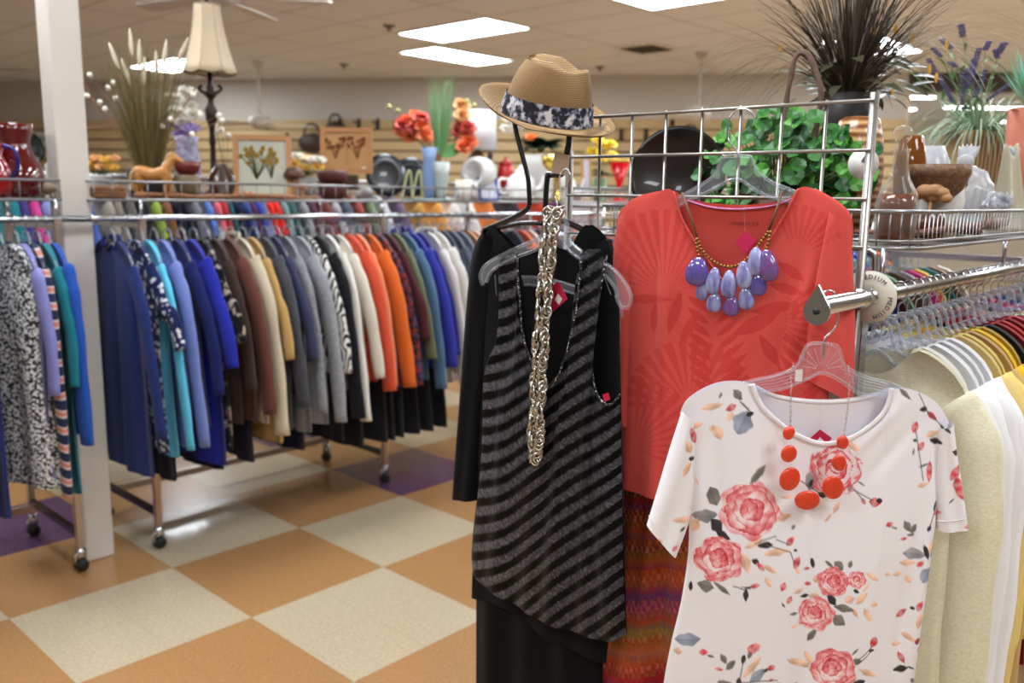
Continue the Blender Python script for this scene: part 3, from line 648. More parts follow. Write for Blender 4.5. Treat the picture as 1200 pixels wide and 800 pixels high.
for x, s, f in ((-19, -1, -1), (-16, 1, 1), (11, -1, 0), (14, 1, 1)):
    if x < 0: P = [(x*k, s*3.5*k, 27*k), ((x+1)*k, s*4*k, 18*k), ((x-2.5)*k, s*4*k, 11*k), ((x-.5)*k, s*4*k, 3*k), ((x+.5)*k, s*4*k, 0)]; rr = [6, 4, 2.2, 1.7, 2.6]
    else: P = [(x*k, s*3.5*k, 26*k), ((x+.5)*k, s*4*k, 16*k), (x*k, s*4*k, 11*k), (x*k, s*4*k, 3*k), ((x+.8)*k, s*4*k, 0)]; rr = [4.4, 2.9, 2.4, 1.6, 2.5]
    b.tube(P, [q*k for q in rr], 9)
o = b.build('body', HB, t)
rm = o.modifiers.new('r', 'REMESH'); rm.mode = 'VOXEL'; rm.voxel_size = .0028; rm.use_smooth_shade = True
sm = o.modifiers.new('s', 'SMOOTH'); sm.iterations = 4
MB().tube(bez([(-21*k, 0, 32*k), (-27*k, 0, 27*k), (-27*k, 0, 14*k), (-25*k, 0, 8*k)], 4), [k*q for q in (1.5, 2, 2.6, 3, 3, 3, 2.8, 2.6, 2.4, 2, 1.5, 1, .5)], 8).build('tail', mat('cream_glaze', (196, 160, 110), .25, coat=.5), t)
MB().tube([(8*k, 0, 38*k), (13*k, 0, 45*k), (17*k, 0, 51*k), (20*k, 0, 53*k)], [1.2*k, 2*k, 2*k, 1*k], 8).build('mane', mat('cream_glaze'), t)
# driftwood stick laid along the front of the shelf
def stick(name, label, pxs, v, r, col, z=.02):
    P = [];
    for i, x in enumerate(pxs): q, k_ = spot(x, v + .01*math.sin(i*2)); P.append(Vector((q.x, q.y, SH + z + .004*math.sin(i*1.7))))
    o = P[0].copy(); t = thing(name, label, 'branch', o)
    MB().tube(bez([q - o for q in P], 5), [r*(1 + .25*math.sin(i*.9)) for i in range(5*(len(P)-1)+1)], 9).build('wood', mat('driftwood_' + name, col, .7, pat='noise', cols=[tuple(int(c*.75) for c in col), col], scale=60), t)
    return t
stick('wooden_branch', 'long knotty brown branch lying along the front of the middle wire shelf', [158, 185, 215, 245, 275, 305, 340, 372], 3.57, .011, (158, 104, 66), .012)
p, k = spot(124, 3.6); t = thing('braided_rope_basket', 'low brown braided basket right of the post, at the left end of the middle shelf', 'basket', p)
b = MB()
for z in (0, .014, .028): b.tube([(.06*math.cos(a)*1.2, .04*math.sin(a), .01 + z) for a in [2*math.pi*q/20 for q in range(20)]], .011, 8, closed=True)
b.build('basket', mat('rope_brown', (126, 84, 56), .8, pat='noise', cols=[(96, 60, 40), (150, 104, 70)], scale=120), t)
# stacked bowls
p, k = spot(221, 3.72)
lathe_thing('gourd_pot', 'rounded olive brown pottery bowl under the dark red bowl, left of the tall lamp', 'bowl', p, prof(k, [(0, 0), (7, 0), (12, 7), (15.5, 18), (14, 27), (13, 27), (0, 20)]), mat('olive_pottery', (112, 94, 70), .45))
lathe_thing('red_bowl', 'dark red lacquered bowl stacked on the olive brown bowl', 'bowl', p + Vector((0, 0, 27.3*k)), prof(k, [(0, 0), (9, 0), (13, 5), (16.5, 15), (15.4, 15.4), (11.5, 6), (0, 2)]), mat('red_lacquer', (116, 40, 36), .35, coat=.3))
# tall lamp
p, k = spot(252, 3.85)
t = thing('table_lamp', 'tall dark carved table lamp with a cream bell shaped fabric shade', 'lamp', p)
LB = mat('lamp_bronze', (44, 30, 26), .35, .3)
MB().lathe(prof(k, [(0, 0), (18, 0), (18, 3), (10, 7), (5, 12), (7, 20), (4, 26), (3, 60), (4, 64), (3, 74), (3.6, 82), (6.5, 90), (7.5, 100), (4.5, 106), (3, 112), (6, 116), (8, 118), (4, 122), (4.5, 126), (2.8, 130), (2.5, 145), (2.5, 214), (0, 214)]), 20).build('base', LB, t)
b = MB()
for s in (-1, 1): b.tube(bez([(0, 0, 120*k), (s*8*k, 0, 120*k), (s*13*k, 0, 125*k), (s*9*k, 0, 128*k)], 4), [1.8*k]*13, 6)
b.build('scrolls', LB, t)
sh = MB(); n = 8
prf = [(30, 143), (26, 154), (21.5, 170), (17.5, 188), (15, 206), (14.2, 216)]
def shp(u_, v_):
    r = interp(v_*73 + 143, [(z, r_) for r_, z in prf])*k; a = 2*math.pi*u_; sec = (a*n/(2*math.pi)) % 1
    r *= (1/math.cos(math.pi/n*(2*sec-1)))*math.cos(math.pi/n)*1.04 - .03*math.sin(math.pi*sec)
    return (r*math.cos(a), r*math.sin(a), (143 + 73*v_ - (2.5*math.sin(math.pi*sec) if v_ == 0 else 0))*k)
sh.grid(shp, 64, 14); shd = sh.build('lamp_shade', mat('shade_fabric', (206, 188, 158), .8, trans=0, sheen=.3), t, solid=.002)
tr = MB()
for z, off in ((143, 0), (215.5, 0)):
    tr.tube([Vector(shp(i/48, (z-143)/73)) + Vector((0, 0, 0)) for i in range(48)], .9*k, 5, closed=True)
for i in range(8): tr.tube([shp(i/8 + .0001, j/8) for j in range(9)], .5*k, 5)
tr.build('trim', mat('shade_trim', (176, 160, 134), .7), shd)
MB().lathe(prof(k, [(0, 214), (3, 216), (4, 219), (2.4, 222), (0, 226)]), 12).build('finial', LB, t)
# leaf dish, small white flowers, picture frame
p, k = spot(261, 3.7)
t = thing('leaf_dish', 'dark brown pointed leaf shaped dish standing right of the lamp base', 'dish', p, .3)
MB().grid(lambda a, b_: ((a-.5)*30*k*math.sin(math.pi*min(.97, b_*.8 + .12))**.8, (abs(a-.5)*1.2)**2*10*k + b_*6*k, 40*k*b_), 10, 12).build('dish', mat('brown_glaze', (66, 40, 28), .2, coat=.5), t, solid=.004)
p, k = spot(267, 4.0); rnd = random.Random(8)
t = thing('white_berry_spray', 'thin dark fern stems with white berries behind the picture of yellow flowers', 'plant', p)
MB().lathe(prof(k, [(0, 0), (7, 0), (9, 22), (7, 22), (0, 18)]), 16).build('pot', mat('pot_slate'), t)
b = MB(); be = MB()
for i in range(26):
    a = rnd.uniform(0, 6.28); b.blade((0, 0, 20*k), (math.cos(a)*.6, math.sin(a)*.6, 1), k*rnd.uniform(25, 52), .003, .6, 5)
for x, z in ((-4, 78), (3, 72), (-12, 84), (-9, 76)): MB().ball((x*k, 0, z*k), 3.6*k, 8).build('berry', WHT, t); b.tube([(0, 0, 20*k), (x*k, 0, z*k)], .0012, 4)
b.build('stems', DKG, t)
def framed(px, v, w, h, lean, rz, fm, art, label, name='framed_picture', fw=7, extra=None, z0=0):
    p, k = spot(px, v); t = thing(name, label, 'picture', p + Vector((0, 0, z0*k)), rz); M_ = Matrix.Rotation(-lean, 3, 'X'); w *= k; h *= k; f = fw*k
    fr = MB()
    for c, d in (((0, 0, f/2), (w, .018, f)), ((0, 0, h - f/2), (w, .018, f)), ((-w/2 + f/2, 0, h/2), (f, .018, h - 2*f)), ((w/2 - f/2, 0, h/2), (f, .018, h - 2*f))):
        fr.box(M_ @ Vector(c), d, M=M_)
    fr.build('frame', fm, t, smooth=False)
    MB().box(M_ @ Vector((0, .003, h/2)), (w - 2*f + .002, .006, h - 2*f + .002), M=M_).build('picture_panel', art, t, smooth=False)
    return t, k, M_, w, h, f
WOODF = mat('light_oak', (190, 136, 84), .5, pat='noise', cols=[(170, 118, 70), (204, 150, 98)], scale=(20, 20, 120))
def flower_art(t, k, M_, cx, cz, sc, petm, stm, n, seed):
    rnd = random.Random(seed); b = MB(); s_ = MB()
    for i in range(n):
        x, z = cx + rnd.uniform(-.5, .5)*sc, cz + rnd.uniform(.1, .6)*sc
        for q in range(5):
            a = q*1.256 + rnd.random(); r = sc*.09
            s0 = [M_ @ Vector((x + r*(.2 + math.cos(w_))*.9*math.cos(a) - r*math.sin(w_)*.5*math.sin(a), -.0015 - .0002*i, z + r*(.2 + math.cos(w_))*.9*math.sin(a) + r*math.sin(w_)*.5*math.cos(a))) for w_ in [j*.785 for j in range(8)]]
            b.add(s0, [tuple(range(8))])
        s_.tube([M_ @ Vector((x, -.001, z)), M_ @ Vector(((x + cx)/2, -.001, (z + cz)/2 - sc*.1)), M_ @ Vector((cx, -.001, cz - sc*.4))], sc*.012, 4)
    b.build('painted_flowers', petm, t, smooth=False); s_.build('painted_stems', stm, t)
t, k, M_, w, h, f = framed(309, 3.78, 66, 74, .14, .22, WOODF, mat('art_paper', (196, 198, 180), .6), 'wooden framed picture of yellow flowers on pale paper, leaning on the middle shelf', fw=6)
flower_art(t, k, M_, -.03, h*.5, .15, mat('painted_ochre', (176, 142, 62), .7), mat('painted_olive', (80, 84, 40), .7), 16, 2)
flower_art(t, k, M_, .04, h*.5, .14, mat('painted_ochre'), mat('painted_olive'), 8, 5)
t, k, M_, w, h, f = framed(407, 3.85, 60, 52, .05, .05, mat('light_oak'), mat('plaque_wood', (194, 148, 92), .5), 'square light wooden plaque with two pressed flower panels, above the dark red baskets', 'flower_plaque', fw=5, z0=30)
flower_art(t, k, M_, -w*.21, h*.5, .11, mat('pressed_rust', (140, 76, 34), .7), mat('pressed_stem', (150, 96, 50), .7), 14, 3)
flower_art(t, k, M_, w*.21, h*.5, .11, mat('pressed_rust'), mat('pressed_stem'), 14, 6)
MB().box(M_ @ Vector((0, -.002, h/2)), (.004, .008, h - 2*f), M=M_).build('divider', mat('light_oak'), t, smooth=False)
MB().box(M_ @ Vector((w*.33, -.011, h*.12)), (.02, .001, .008), M=M_).build('price_sticker', CERW, t, smooth=False)
b = MB(); b.box(M_ @ Vector((0, .06, -.045)), (.1, .1, .08)); b.build('box_stand', mat('dark_wood', (70, 46, 34), .5), t, smooth=False)
for i, (x, z) in enumerate(((287, 0), (294, 0))):
    p, k = spot(x, 3.6); t = thing('orange_fruit', 'small glossy orange ornament fruit on the shelf below the framed yellow flowers, %s one' % ('left' if not i else 'right'), 'fruit', p + Vector((0, 0, .012)), 0, 'small orange fruits')
    MB().ball((0, 0, .011), .012, 12).build('fruit', mat('orange_glaze', (214, 104, 34), .25, coat=.5), t); MB().tube([(0, 0, .021), (.001, 0, .026)], .0012, 5).build('stalk', DKG, t)
pot_flowers(360, 3.95, 'bunch of yellow and peach silk flowers in a grey pot left of the wooden plaque', [(0, 0), (10, 0), (12, 26), (10, 26), (0, 20)], mat('pot_grey', (150, 146, 140), .5), [[(-14, 40), (2, 46), (14, 36), (-4, 34)], [(8, 44), (-10, 48), (16, 44)]], [YEL, WHT], 9, 26, GRN, 6)
p, k = spot(346, 3.7)
t = thing('mushroom_ornament', 'brown capped mushroom ornament in front of the yellow flower bunch', 'ornament', p)
MB().lathe(prof(k, [(0, 0), (5, 0), (4, 10), (5, 24), (0, 26)]), 14).build('stalk', mat('mush_stalk', (170, 130, 96), .6), t)
MB().lathe(prof(k, [(4, 24), (12, 25), (13, 28), (9, 35), (0, 38)]), 18).build('cap', mat('mush_cap', (90, 58, 42), .5), t)
b = MB(); b.lathe(prof(k, [(0, 0), (3, 0), (2.4, 12), (0, 12)]), 12, (9*k, -.01, 0)); b.lathe(prof(k, [(2, 11), (7, 12), (5, 18), (0, 20)]), 14, (9*k, -.01, 0)); b.build('small_mushroom', mat('mush_stalk'), t)
DR = mat('maroon_wicker', (84, 36, 34), .5, pat='wave', cols=[(58, 24, 24), (98, 46, 42)], scale=60)
for j, (z, r, h_) in enumerate(((0, 17, 18), (18.5, 18, 15))):
    p, k = spot(390, 3.68)
    lathe_thing('wicker_bowl', ('dark maroon wicker bowl on the shelf below the wooden plaque, bottom of two', 'dark maroon wicker bowl stacked on top of another below the wooden plaque')[j], 'bowl', p + Vector((0, 0, z*k)), prof(k, [(0, 0), (r-5, 0), (r-1, h_*.4), (r, h_*.8), (r-2, h_), (r-4, h_*.8), (0, 3)]), DR)
# black plates
BLK = mat('black_lacquer', (20, 22, 28), .3, coat=.4); GRY = mat('grey_rim', (110, 112, 108), .3)
for j, (x, r, lb) in enumerate(((452, 25, 'large black round plate with a grey ring standing right of the wooden plaque'), (482, 23, 'black round plate standing behind the pale wire easel'))):
    p, k = spot(x, 3.82 + .08*j); t = thing('black_plate', lb, 'plate', p, .5 - .2*j, 'black display plates'); M_ = Matrix.Rotation(math.pi/2 - .15, 3, 'X')
    c = Vector((0, 0, r*k*1.02 + .012))
    MB().lathe([(0, 0), (r*k*.7, 0), (r*k, .012), (r*k, .016), (r*k*.68, .006), (0, .006)], 32, c, M=M_).build('plate', BLK, t)
    MB().tube([c + M_ @ Vector((r*k*.66*math.cos(a), r*k*.66*math.sin(a), .009)) for a in [2*math.pi*q/36 for q in range(36)]], .0022, 6, closed=True).build('ring', GRY, t)
    MB().tube([(0, -.03, .02), (0, -.02, 0), (0, .05, 0), (0, .03, .1)], .003, 6).build('easel', BLACKM, t)
p, k = spot(484, 3.62)
t = thing('wire_easel', 'pale green wire plate easel with two tall loops', 'easel', p, .3)
for s in (-1, 1): MB().tube(bez([((s*6-8)*k, 0, 0), ((s*6-1)*k, .005, 28*k), ((s*6+2)*k, .008, 34*k), ((s*6+4)*k, .01, 28*k), ((s*6+6)*k, .02, 0)], 4), 1.3*k, 6).build('loop', mat('pale_green_wire', (186, 190, 140), .4), t)
MB().tube([(-14*k, 0, .004), (44*k, 0, .004)], 1.3*k, 6).build('foot_bar', mat('mint_wire', (150, 176, 170), .4), t)
# vases and orchid arrangement
p, k = spot(503, 3.72)
t = thing('blue_vase', 'slender pale blue scalloped ceramic vase among the orange orchids', 'vase', p, .4)
MB().lathe(prof(k, [(0, 0), (6, 0), (7, 14), (8.5, 32), (7, 48), (10, 60), (9, 60), (6, 48), (7.4, 32), (0, 4)]), 16, sy=.6).build('body', CERB, t)
p, k = spot(517, 3.68)
lathe_thing('fluted_vase', 'pale grey green fluted vase beside the slender blue vase', 'vase', p, prof(k, [(0, 0), (6, 0), (6.5, 8), (9, 30), (10, 44), (8.8, 44), (7.8, 30), (0, 4)]), mat('celadon', (186, 198, 194), .3, coat=.3), 12)
p, k = spot(507, 3.92); rnd = random.Random(11)
t = thing('orchid_arrangement', 'arrangement of orange orchids with a tall tuft of green grass', 'flowers', p)
MB().lathe(prof(k, [(0, 0), (10, 0), (12, 20), (9, 44), (11, 52), (9, 52), (0, 48)]), 20).build('vase', mat('brown_pot', (110, 78, 50), .6), t)
b = MB(); st = MB(); g2 = MB()
for i in range(110):
    a = rnd.uniform(0, 6.28); sp = rnd.uniform(0, .16)
    (b if i % 2 else g2).blade(((8 + 5*math.cos(a))*k, 4*math.sin(a)*k, 50*k), (math.cos(a)*sp + .02, math.sin(a)*sp, 1), k*rnd.uniform(50, 96), .0045, rnd.uniform(0, .25), 5, side=(1, .2, 0))
for i in range(12): a = rnd.uniform(0, 6.28); b.blade((12*k, 0, 124*k), (math.cos(a)*.8, math.sin(a)*.3, .8), k*30, .003, 1, 4)
for x, z in ((30, 58), (20, 52), (36, 66)): b.leaf((8*k, 0, 50*k), (x*k-8*k, -.02, (z-50)*k+.01), (0, -1, .4), 30*k, 13*k)
b.build('grass_tuft', mat('grass_green', (96, 150, 84), .6), t); g2.build('grass_tuft', mat('grass_pale', (140, 180, 140), .6), t)
for nm, m_, cs in (('orange_orchids', mat('orchid_orange', (230, 124, 78), .55), [(-30, 88), (-20, 94), (-12, 82), (-28, 72), (-8, 72), (-36, 78), (38, 74), (34, 86), (42, 66), (36, 60)]), ('coral_orchids', mat('orchid_coral', (212, 92, 82), .55), [(-20, 80), (-34, 84), (-14, 92), (30, 78), (40, 82)]), ('pale_orchids', PEACH, [(34, 96), (-24, 86), (32, 108)])):
    for x, z in cs:
        o_ = MB(); y = rnd.uniform(-8, 8); [blossom(o_, (x*k, y*k, z*k), rr_*k, 6, rnd, cc_) for rr_, cc_ in ((12, .1), (11, .8), (8, 2.0), (9, -.7))]; st.tube(bez([(0, 0, 50*k), (x*k*.5, 0, z*k*.9), (x*k, y*k, z*k)], 4), .0015, 4); o_.build('orchid_blossom', m_, t)
bu = MB()
for x, z in ((-50, 105), (-40, 101), (48, 108), (40, 112)): bu.ball((x*k, 0, z*k), 3*k, 8); st.tube(bez([(0, 0, 50*k), (x*k*.7, 0, 86*k), (x*k, 0, z*k)], 4), .0012, 4)
bu.build('buds', mat('bud_green', (176, 186, 110), .6), t); st.build('stems', DKG, t)
# drum lamp
p, k = spot(559, 4.0)
t = thing('table_lamp', 'short table lamp with a plain white drum shade', 'lamp', p)
MB().lathe(prof(k, [(0, 0), (14, 0), (16, 10), (18, 26), (14, 44), (6, 54), (3, 58), (3, 70), (0, 70)]), 20).build('base', mat('lamp_wood', (112, 84, 52), .5, pat='noise', cols=[(80, 58, 34), (140, 108, 70)], scale=40), t)
MB().lathe([(22.5*k, 58*k), (20.5*k, 101*k)], 36).build('lamp_shade', mat('white_shade', (236, 234, 236), .7), t, solid=.002)
b_ = MB(); b_.tube([(-20.5*k, 0, 98*k), (20.5*k, 0, 98*k)], .0015, 5); b_.tube([(0, 0, 68*k), (0, 0, 98*k)], .0015, 5); b_.build('harp', CHROME, t)
p, k = spot(561, 3.72)
t = thing('ring_vase', 'white ceramic ring shaped vase lying on its side, below the drum lamp', 'vase', p, -.5)
M_ = Matrix.Rotation(math.pi/2, 3, 'X')
MB().lathe([(11*k, -13*k), (17*k, -13*k), (18.5*k, 0), (17*k, 13*k), (11*k, 13*k), (11*k, -13*k)], 32, (0, 0, 32*k), M=M_).build('ring', CERW, t)
MB().lathe(prof(k, [(0, 0), (9, 0), (8, 8), (4, 13), (0, 15)]), 16).build('foot', CERW, t)
p, k = spot(543, 3.62)
t = lathe_thing('mug', 'pale patterned mug with a blue motif on the middle shelf', 'mug', p, prof(k, [(0, 0), (8, 0), (9, 4), (10, 24), (9, 24), (8, 4), (0, 3)]), mat('mug_print', (226, 220, 208), .3, pat='noise', cols=[(228, 222, 210), (226, 220, 206), (130, 160, 200)], pos=[0, .58, .66], scale=45))
MB().tube(bez([(9*k, 0, 20*k), (15*k, 0, 18*k), (15*k, 0, 8*k), (9*k, 0, 6*k)], 4), 1.4*k, 7).build('handle', CERW, t)
t, k, M_, w, h, f = framed(574, 3.64, 24, 30, .5, .35, mat('cobalt_rim', (60, 76, 150), .3), mat('dish_white', (222, 226, 234), .3), 'white rectangular dish with a blue rim, propped up below the drum lamp', 'rectangular_dish', fw=2.2)
for x, v_, r, lb in ((596, 3.72, 30, 'white oval platter lying flat at the right end of the middle shelf'), (640, 3.9, 30, 'white serving plate stacked near the black frame bars')):
    p, k = spot(x, v_); t = thing('white_platter', lb, 'plate', p)
    MB().lathe(prof(k, [(0, 0), (r*.6, 0), (r, 4), (r, 5), (r*.6, 2), (0, 2)]), 30, sy=.6).build('plate', CERW, t)
def teapot(px, v, label, mt, sc=1.0, z=0):
    p, k = spot(px, v); k *= sc; t = thing('teapot', label, 'teapot', p + Vector((0, 0, z)), .3)
    MB().lathe(prof(k, [(0, 0), (9, 0), (16, 8), (18, 16), (15, 26), (9, 31), (0, 32)]), 24).build('body', mt, t)
    MB().lathe(prof(k, [(9, 31), (7, 35), (2, 37), (2.6, 40), (0, 42)]), 16).build('lid', mt, t)
    MB().tube(bez([(15*k, 0, 10*k), (24*k, 0, 16*k), (28*k, 0, 28*k)], 4), [3.4*k, 3.3*k, 3*k, 2.8*k, 2.5*k, 2.2*k, 2*k, 1.9*k, 1.8*k], 8).build('spout', mt, t)
    MB().tube(bez([(-15*k, 0, 24*k), (-26*k, 0, 24*k), (-25*k, 0, 10*k), (-17*k, 0, 9*k)], 4), 1.7*k, 7).build('handle', mt, t)
teapot(610, 3.75, 'white ceramic teapot between the drum lamp and the black frame bars', CERW)
teapot(660, 4.0, 'white ceramic teapot seen through the black frame under the gold bowl', mat('white_ceramic'), .9)
p, k = spot(592, 3.95)
t = thing('red_canister', 'small red canister behind the white teapot', 'canister', p)
MB().lathe(prof(k, [(0, 0), (9, 0), (10, 30), (8, 40), (0, 40)]), 18).build('body', mat('red_glaze', (170, 30, 30), .3), t); MB().lathe(prof(k, [(8, 40), (8, 44), (2, 46), (2, 50), (0, 50)]), 14).build('lid', mat('red_glaze'), t)
p, k = spot(574, 4.02)
t = thing('dark_bottle', 'dark blue bottle behind the ring shaped vase', 'bottle', p)
MB().lathe(prof(k, [(0, 0), (7, 0), (7, 34), (3, 42), (3, 52), (0, 52)]), 16).build('body', mat('dark_blue_glass', (26, 30, 56), .15), t); MB().lathe(prof(k, [(3.4, 50), (3.4, 56), (0, 56)]), 10).build('cap', GRY, t)
pot_flowers(632, 4.02, 'green leafy plant with white blossoms in a tall white pot behind the black frame bars', [(0, 0), (14, 0), (20, 40), (21, 52), (19, 52), (0, 44)], mat('pot_white'), [[(-38, 92), (-32, 104), (-28, 84), (-22, 96), (-40, 80)], [(-12, 70)]], [WHT, mat('petal_orange')], 10, 60, DKG, 12, nl=60, name='potted_plant', cat='plant')
p, k = spot(652, 3.62)
lathe_thing('gold_bowl', 'shiny gold bowl on a foot under the straw hat brim', 'bowl', p + Vector((0, 0, 0)), prof(k, [(0, 0), (9, 0), (4, 4), (4, 30), (10, 34), (17, 42), (19, 52), (18, 52), (15, 43), (0, 36)]), mat('polished_gold', (214, 186, 84), .15, 1))
pot_flowers(702, 4.0, 'bunch of yellow flowers seen through the wire grid', [(0, 0), (8, 0), (9, 26), (7, 26), (0, 20)], mat('pot_green', (110, 140, 100), .5), [[(-10, 56), (4, 62), (12, 52), (0, 48), (-4, 68), (10, 64)], []], [mat('petal_bright_yellow', (240, 214, 70), .6), YEL], 10, 30, GRN, 14)
framed(688, 3.9, 12, 52, .2, .2, mat('gold_frame', (170, 130, 50), .4), mat('frame_paper', (196, 192, 210), .6), 'narrow gold edged picture frame seen edge-on through the wire grid', fw=2.5)
p, k = spot(725, 3.8)
t = thing('cocktail_glass', 'red cone shaped cocktail glass with a yellow rim, seen through the wire grid', 'glass', p)
MB().lathe(prof(k, [(0, 2), (11, 0), (11, 1), (1.5, 4), (1.5, 14), (13, 46), (12.2, 46), (0, 14)]), 24).build('bowl', mat('red_plastic_glass', (190, 14, 24), .15), t)
MB().lathe(prof(k, [(13, 45), (14.5, 48.5), (13, 48.5), (12.4, 46)]), 24).build('rim', mat('yellow_rim', (232, 200, 90), .3), t)
# small crockery filling the back of the shelf behind the plates
R = random.Random(21)
for i, x in enumerate((428, 556, 586, 618, 676)):
    p, k = spot(x, 4.04 if i != 1 else 3.9)
    lathe_thing('small_cup', 'small white cup at the back of the shelf, ' + ('left of the black plates', 'behind the mug', 'behind the propped white dish', 'behind the left teapot', 'left of the cocktail glass')[i], 'cup', p, prof(k, [(0, 0), (5, 0), (8, 6), (9, 15), (8, 15), (7, 6), (0, 3)]), CERW, 18, group='small white cups')
# dark hooks and hung things on the slatwall
HK_ = mat('hook_dark', (60, 48, 42), .5)
def wallpt(px, py):
    return on_pl(px, py, W0 + wn*.14, wn)
for x, y, wh in ((312, 145, 'above the framed yellow flowers'), (420, 145, 'first right of the round bag'), (442, 145, 'second right of the round bag'), (466, 145, 'just left of the orange orchids'), (336, 162, 'low, right of the framed yellow flowers'), (728, 157, 'above the red cocktail glass'), (757, 157, 'at the left rim of the black tray'), (788, 141, 'over the top of the round black tray'), (818, 158, 'at the right rim of the black tray'), (398, 145, 'behind the round bag')):
    p = wallpt(x, y); t = thing('wall_hook', 'dark peg hook on the slatted wall, ' + wh, 'hook', p, wang, 'peg hooks on the slatwall')
    b = MB(); b.box((0, .02, 0), (.05, .02, .14)); b.tube([(0, .02, .03), (0, -.16, .0), (0, -.18, .03)], .01, 6); b.build('hook', HK_, t)
for x, y, s, lb in ((395, 152, 1.0, 'dark round bag hanging on the slatted wall above the wooden plaque'), (368, 168, 1.3, 'dark triangular bag hanging on the slatted wall above the yellow flower bunch'), (808, 168, 1.1, 'dark bag hanging on the slatted wall behind the wire grid')):
    p = wallpt(x, y); t = thing('handbag', lb, 'bag', p + wn*.06, wang, None); s *= .13
    MB().ball((0, 0, 0), s, 16, (1.2, .4, .8)).build('bag_body', HK_, t); MB().tube(bez([(-s*.8, 0, s*.3), (-s*.4, 0, s*1.4), (s*.4, 0, s*1.4), (s*.8, 0, s*.3)], 4), .015, 6).build('strap', HK_, t)
# small sign on the far left wall, behind the post
p = wallpt(47, 163)
t = thing('wall_sign', 'small white sign high on the wall just left of the post', 'sign', p + wn*.02, wang); MB().box((0, 0, 0), (.75, .02, .2)).build('board', mat('sign_white', (216, 220, 214), .5), t, smooth=False)
for i in range(6): pass
MB().box((0, -.012, 0), (.5, .004, .07)).build('lettering_band', mat('sign_teal', (70, 110, 120), .6, pat='wave', dir='X', cols=[(60, 104, 116), (200, 210, 206)], scale=12), t, smooth=False)
# ================================================================ THE RIGHT RACK, ITS WIRE GRID AND THE OUTFITS ON SHOW
RR, VR = 1.372, .535
class PF:
    """a hanging plane through O turned rz about the vertical; L() gives local coordinates of the point seen at a pixel"""
    def __init__(s, O, rz):
        s.O = Vector(O); s.rz = rz; s.ex = Vector((math.cos(rz), math.sin(rz), 0)); s.ey = Vector((-math.sin(rz), math.cos(rz), 0))
    def L(s, px, py, y=0.0):
        w = on_pl(px, py, s.O + s.ey*y, s.ey) - s.O
        return Vector((w.dot(s.ex), y, w.z))
def resample(P, n):
    P = [Vector((x, y)) for x, y in P]; d = [0]
    for a, b in zip(P, P[1:]): d.append(d[-1] + (b-a).length)
    out = []; j = 0
    for i in range(n+1):
        q = d[-1]*i/n
        while j < len(P)-2 and d[j+1] < q: j += 1
        seg = d[j+1] - d[j]; t = 0 if seg < 1e-9 else (q - d[j])/seg; out.append(P[j].lerp(P[j+1], min(1, max(0, t))))
    return out
def smooth2(P, n=8):
    return [(p.x, p.y) for p in bez([(x, y, 0) for x, y in P], n)]
def traced(name, fr, T, L_, R_, B, nu, nv, depth, mt, parent, paint=None, smooth=True):
    t = resample(smooth2(T), nu); b = resample(smooth2(B), nu); l = resample(smooth2(L_), nv); r = resample(smooth2(R_), nv)
    vs = []; pp = []
    for j in range(nv+1):
        v = j/nv
        for i in range(nu+1):
            u = i/nu
            p = t[i]*(1-v) + b[i]*v + l[j]*(1-u) + r[j]*u - (t[0]*(1-u)*(1-v) + t[-1]*u*(1-v) + b[0]*(1-u)*v + b[-1]*u*v)
            q = fr.L(p.x, p.y); q.y += depth(u, v, p.x, p.y); vs.append(q); pp.append((p.x, p.y))
    m = MB(); m.add(vs, [(j*(nu+1)+i, j*(nu+1)+i+1, (j+1)*(nu+1)+i+1, (j+1)*(nu+1)+i) for j in range(nv) for i in range(nu)])
    o = m.build(name, mt, parent)
    if paint is not None:
        c = paint(np.array(pp)); at = o.data.color_attributes.new('print', 'FLOAT_COLOR', 'POINT')
        a = np.ones((len(pp), 4)); a[:, :3] = c; at.data.foreach_set('color', a.ravel())
    return o
def nlin(c):
    c = np.asarray(c, float)/255; return np.where(c <= .04045, c/12.92, ((c+.055)/1.055)**2.4)
def env(u): return math.sqrt(max(0, 1 - abs(2*u-1)**3.0))

# --- rack: two rails along u, wire basket on top, legs
t = thing('garment_rack', 'chrome clothes rack at right with a wire basket shelf, holding white to red tops', 'clothes rack', uv(1.24, VR), A)
def rl(u, v, z): return Vector((u - 1.24, v - VR, z))
m = MB().tube([rl(1.245, VR, RR), rl(4.4, VR, RR)], .0135, 16); o = m.build('hang_rail', CHROME, t)
MB().tube([rl(1.5, 1.13, RR), rl(4.4, 1.13, RR)], .0125, 12).build('hang_rail', CHROME, t)
# tear-drop end plate of the near rail
pf_ = []
for i in range(25):
    a = math.radians(-210 + 240*i/24); pf_.append(rl(1.243, VR + .0205*math.cos(a), RR - .006 + .0205*math.sin(a)))
pf_.append(rl(1.243, VR, RR + .034))
m = MB().plate(pf_, (1, 0, 0), .004); o2 = m.build('end_plate', CHROME, t, smooth=False)
MB().lathe([(0, 0), (.0048, 0), (.0048, .004), (0, .004)], 14, rl(1.2385, VR, RR - .006), M=Matrix.Rotation(math.pi/2, 3, 'Y')).build('bolt_hole_disc', RUBBER, o2)  # black disc standing for the dark inside the hole
MB().tube([rl(1.40, VR, RR), rl(1.425, VR, RR)], .017, 16).build('rail_collar', CHROME, t)
for uu in (1.47, 3.2):
    for vv in (.56, 1.1):
        MB().box(rl(uu, vv, .72), (.025, .025, 1.28)).build('leg', CHROME, t, smooth=False); caster(rl(uu, vv, 0), t)
    MB().box(rl(uu, .83, .12), (.03, .56, .03)).build('crossbar', CHROME, t, smooth=False)
    MB().box(rl(uu, .83, RR - .03), (.02, .58, .02)).build('top_crossbar', CHROME, t, smooth=False)
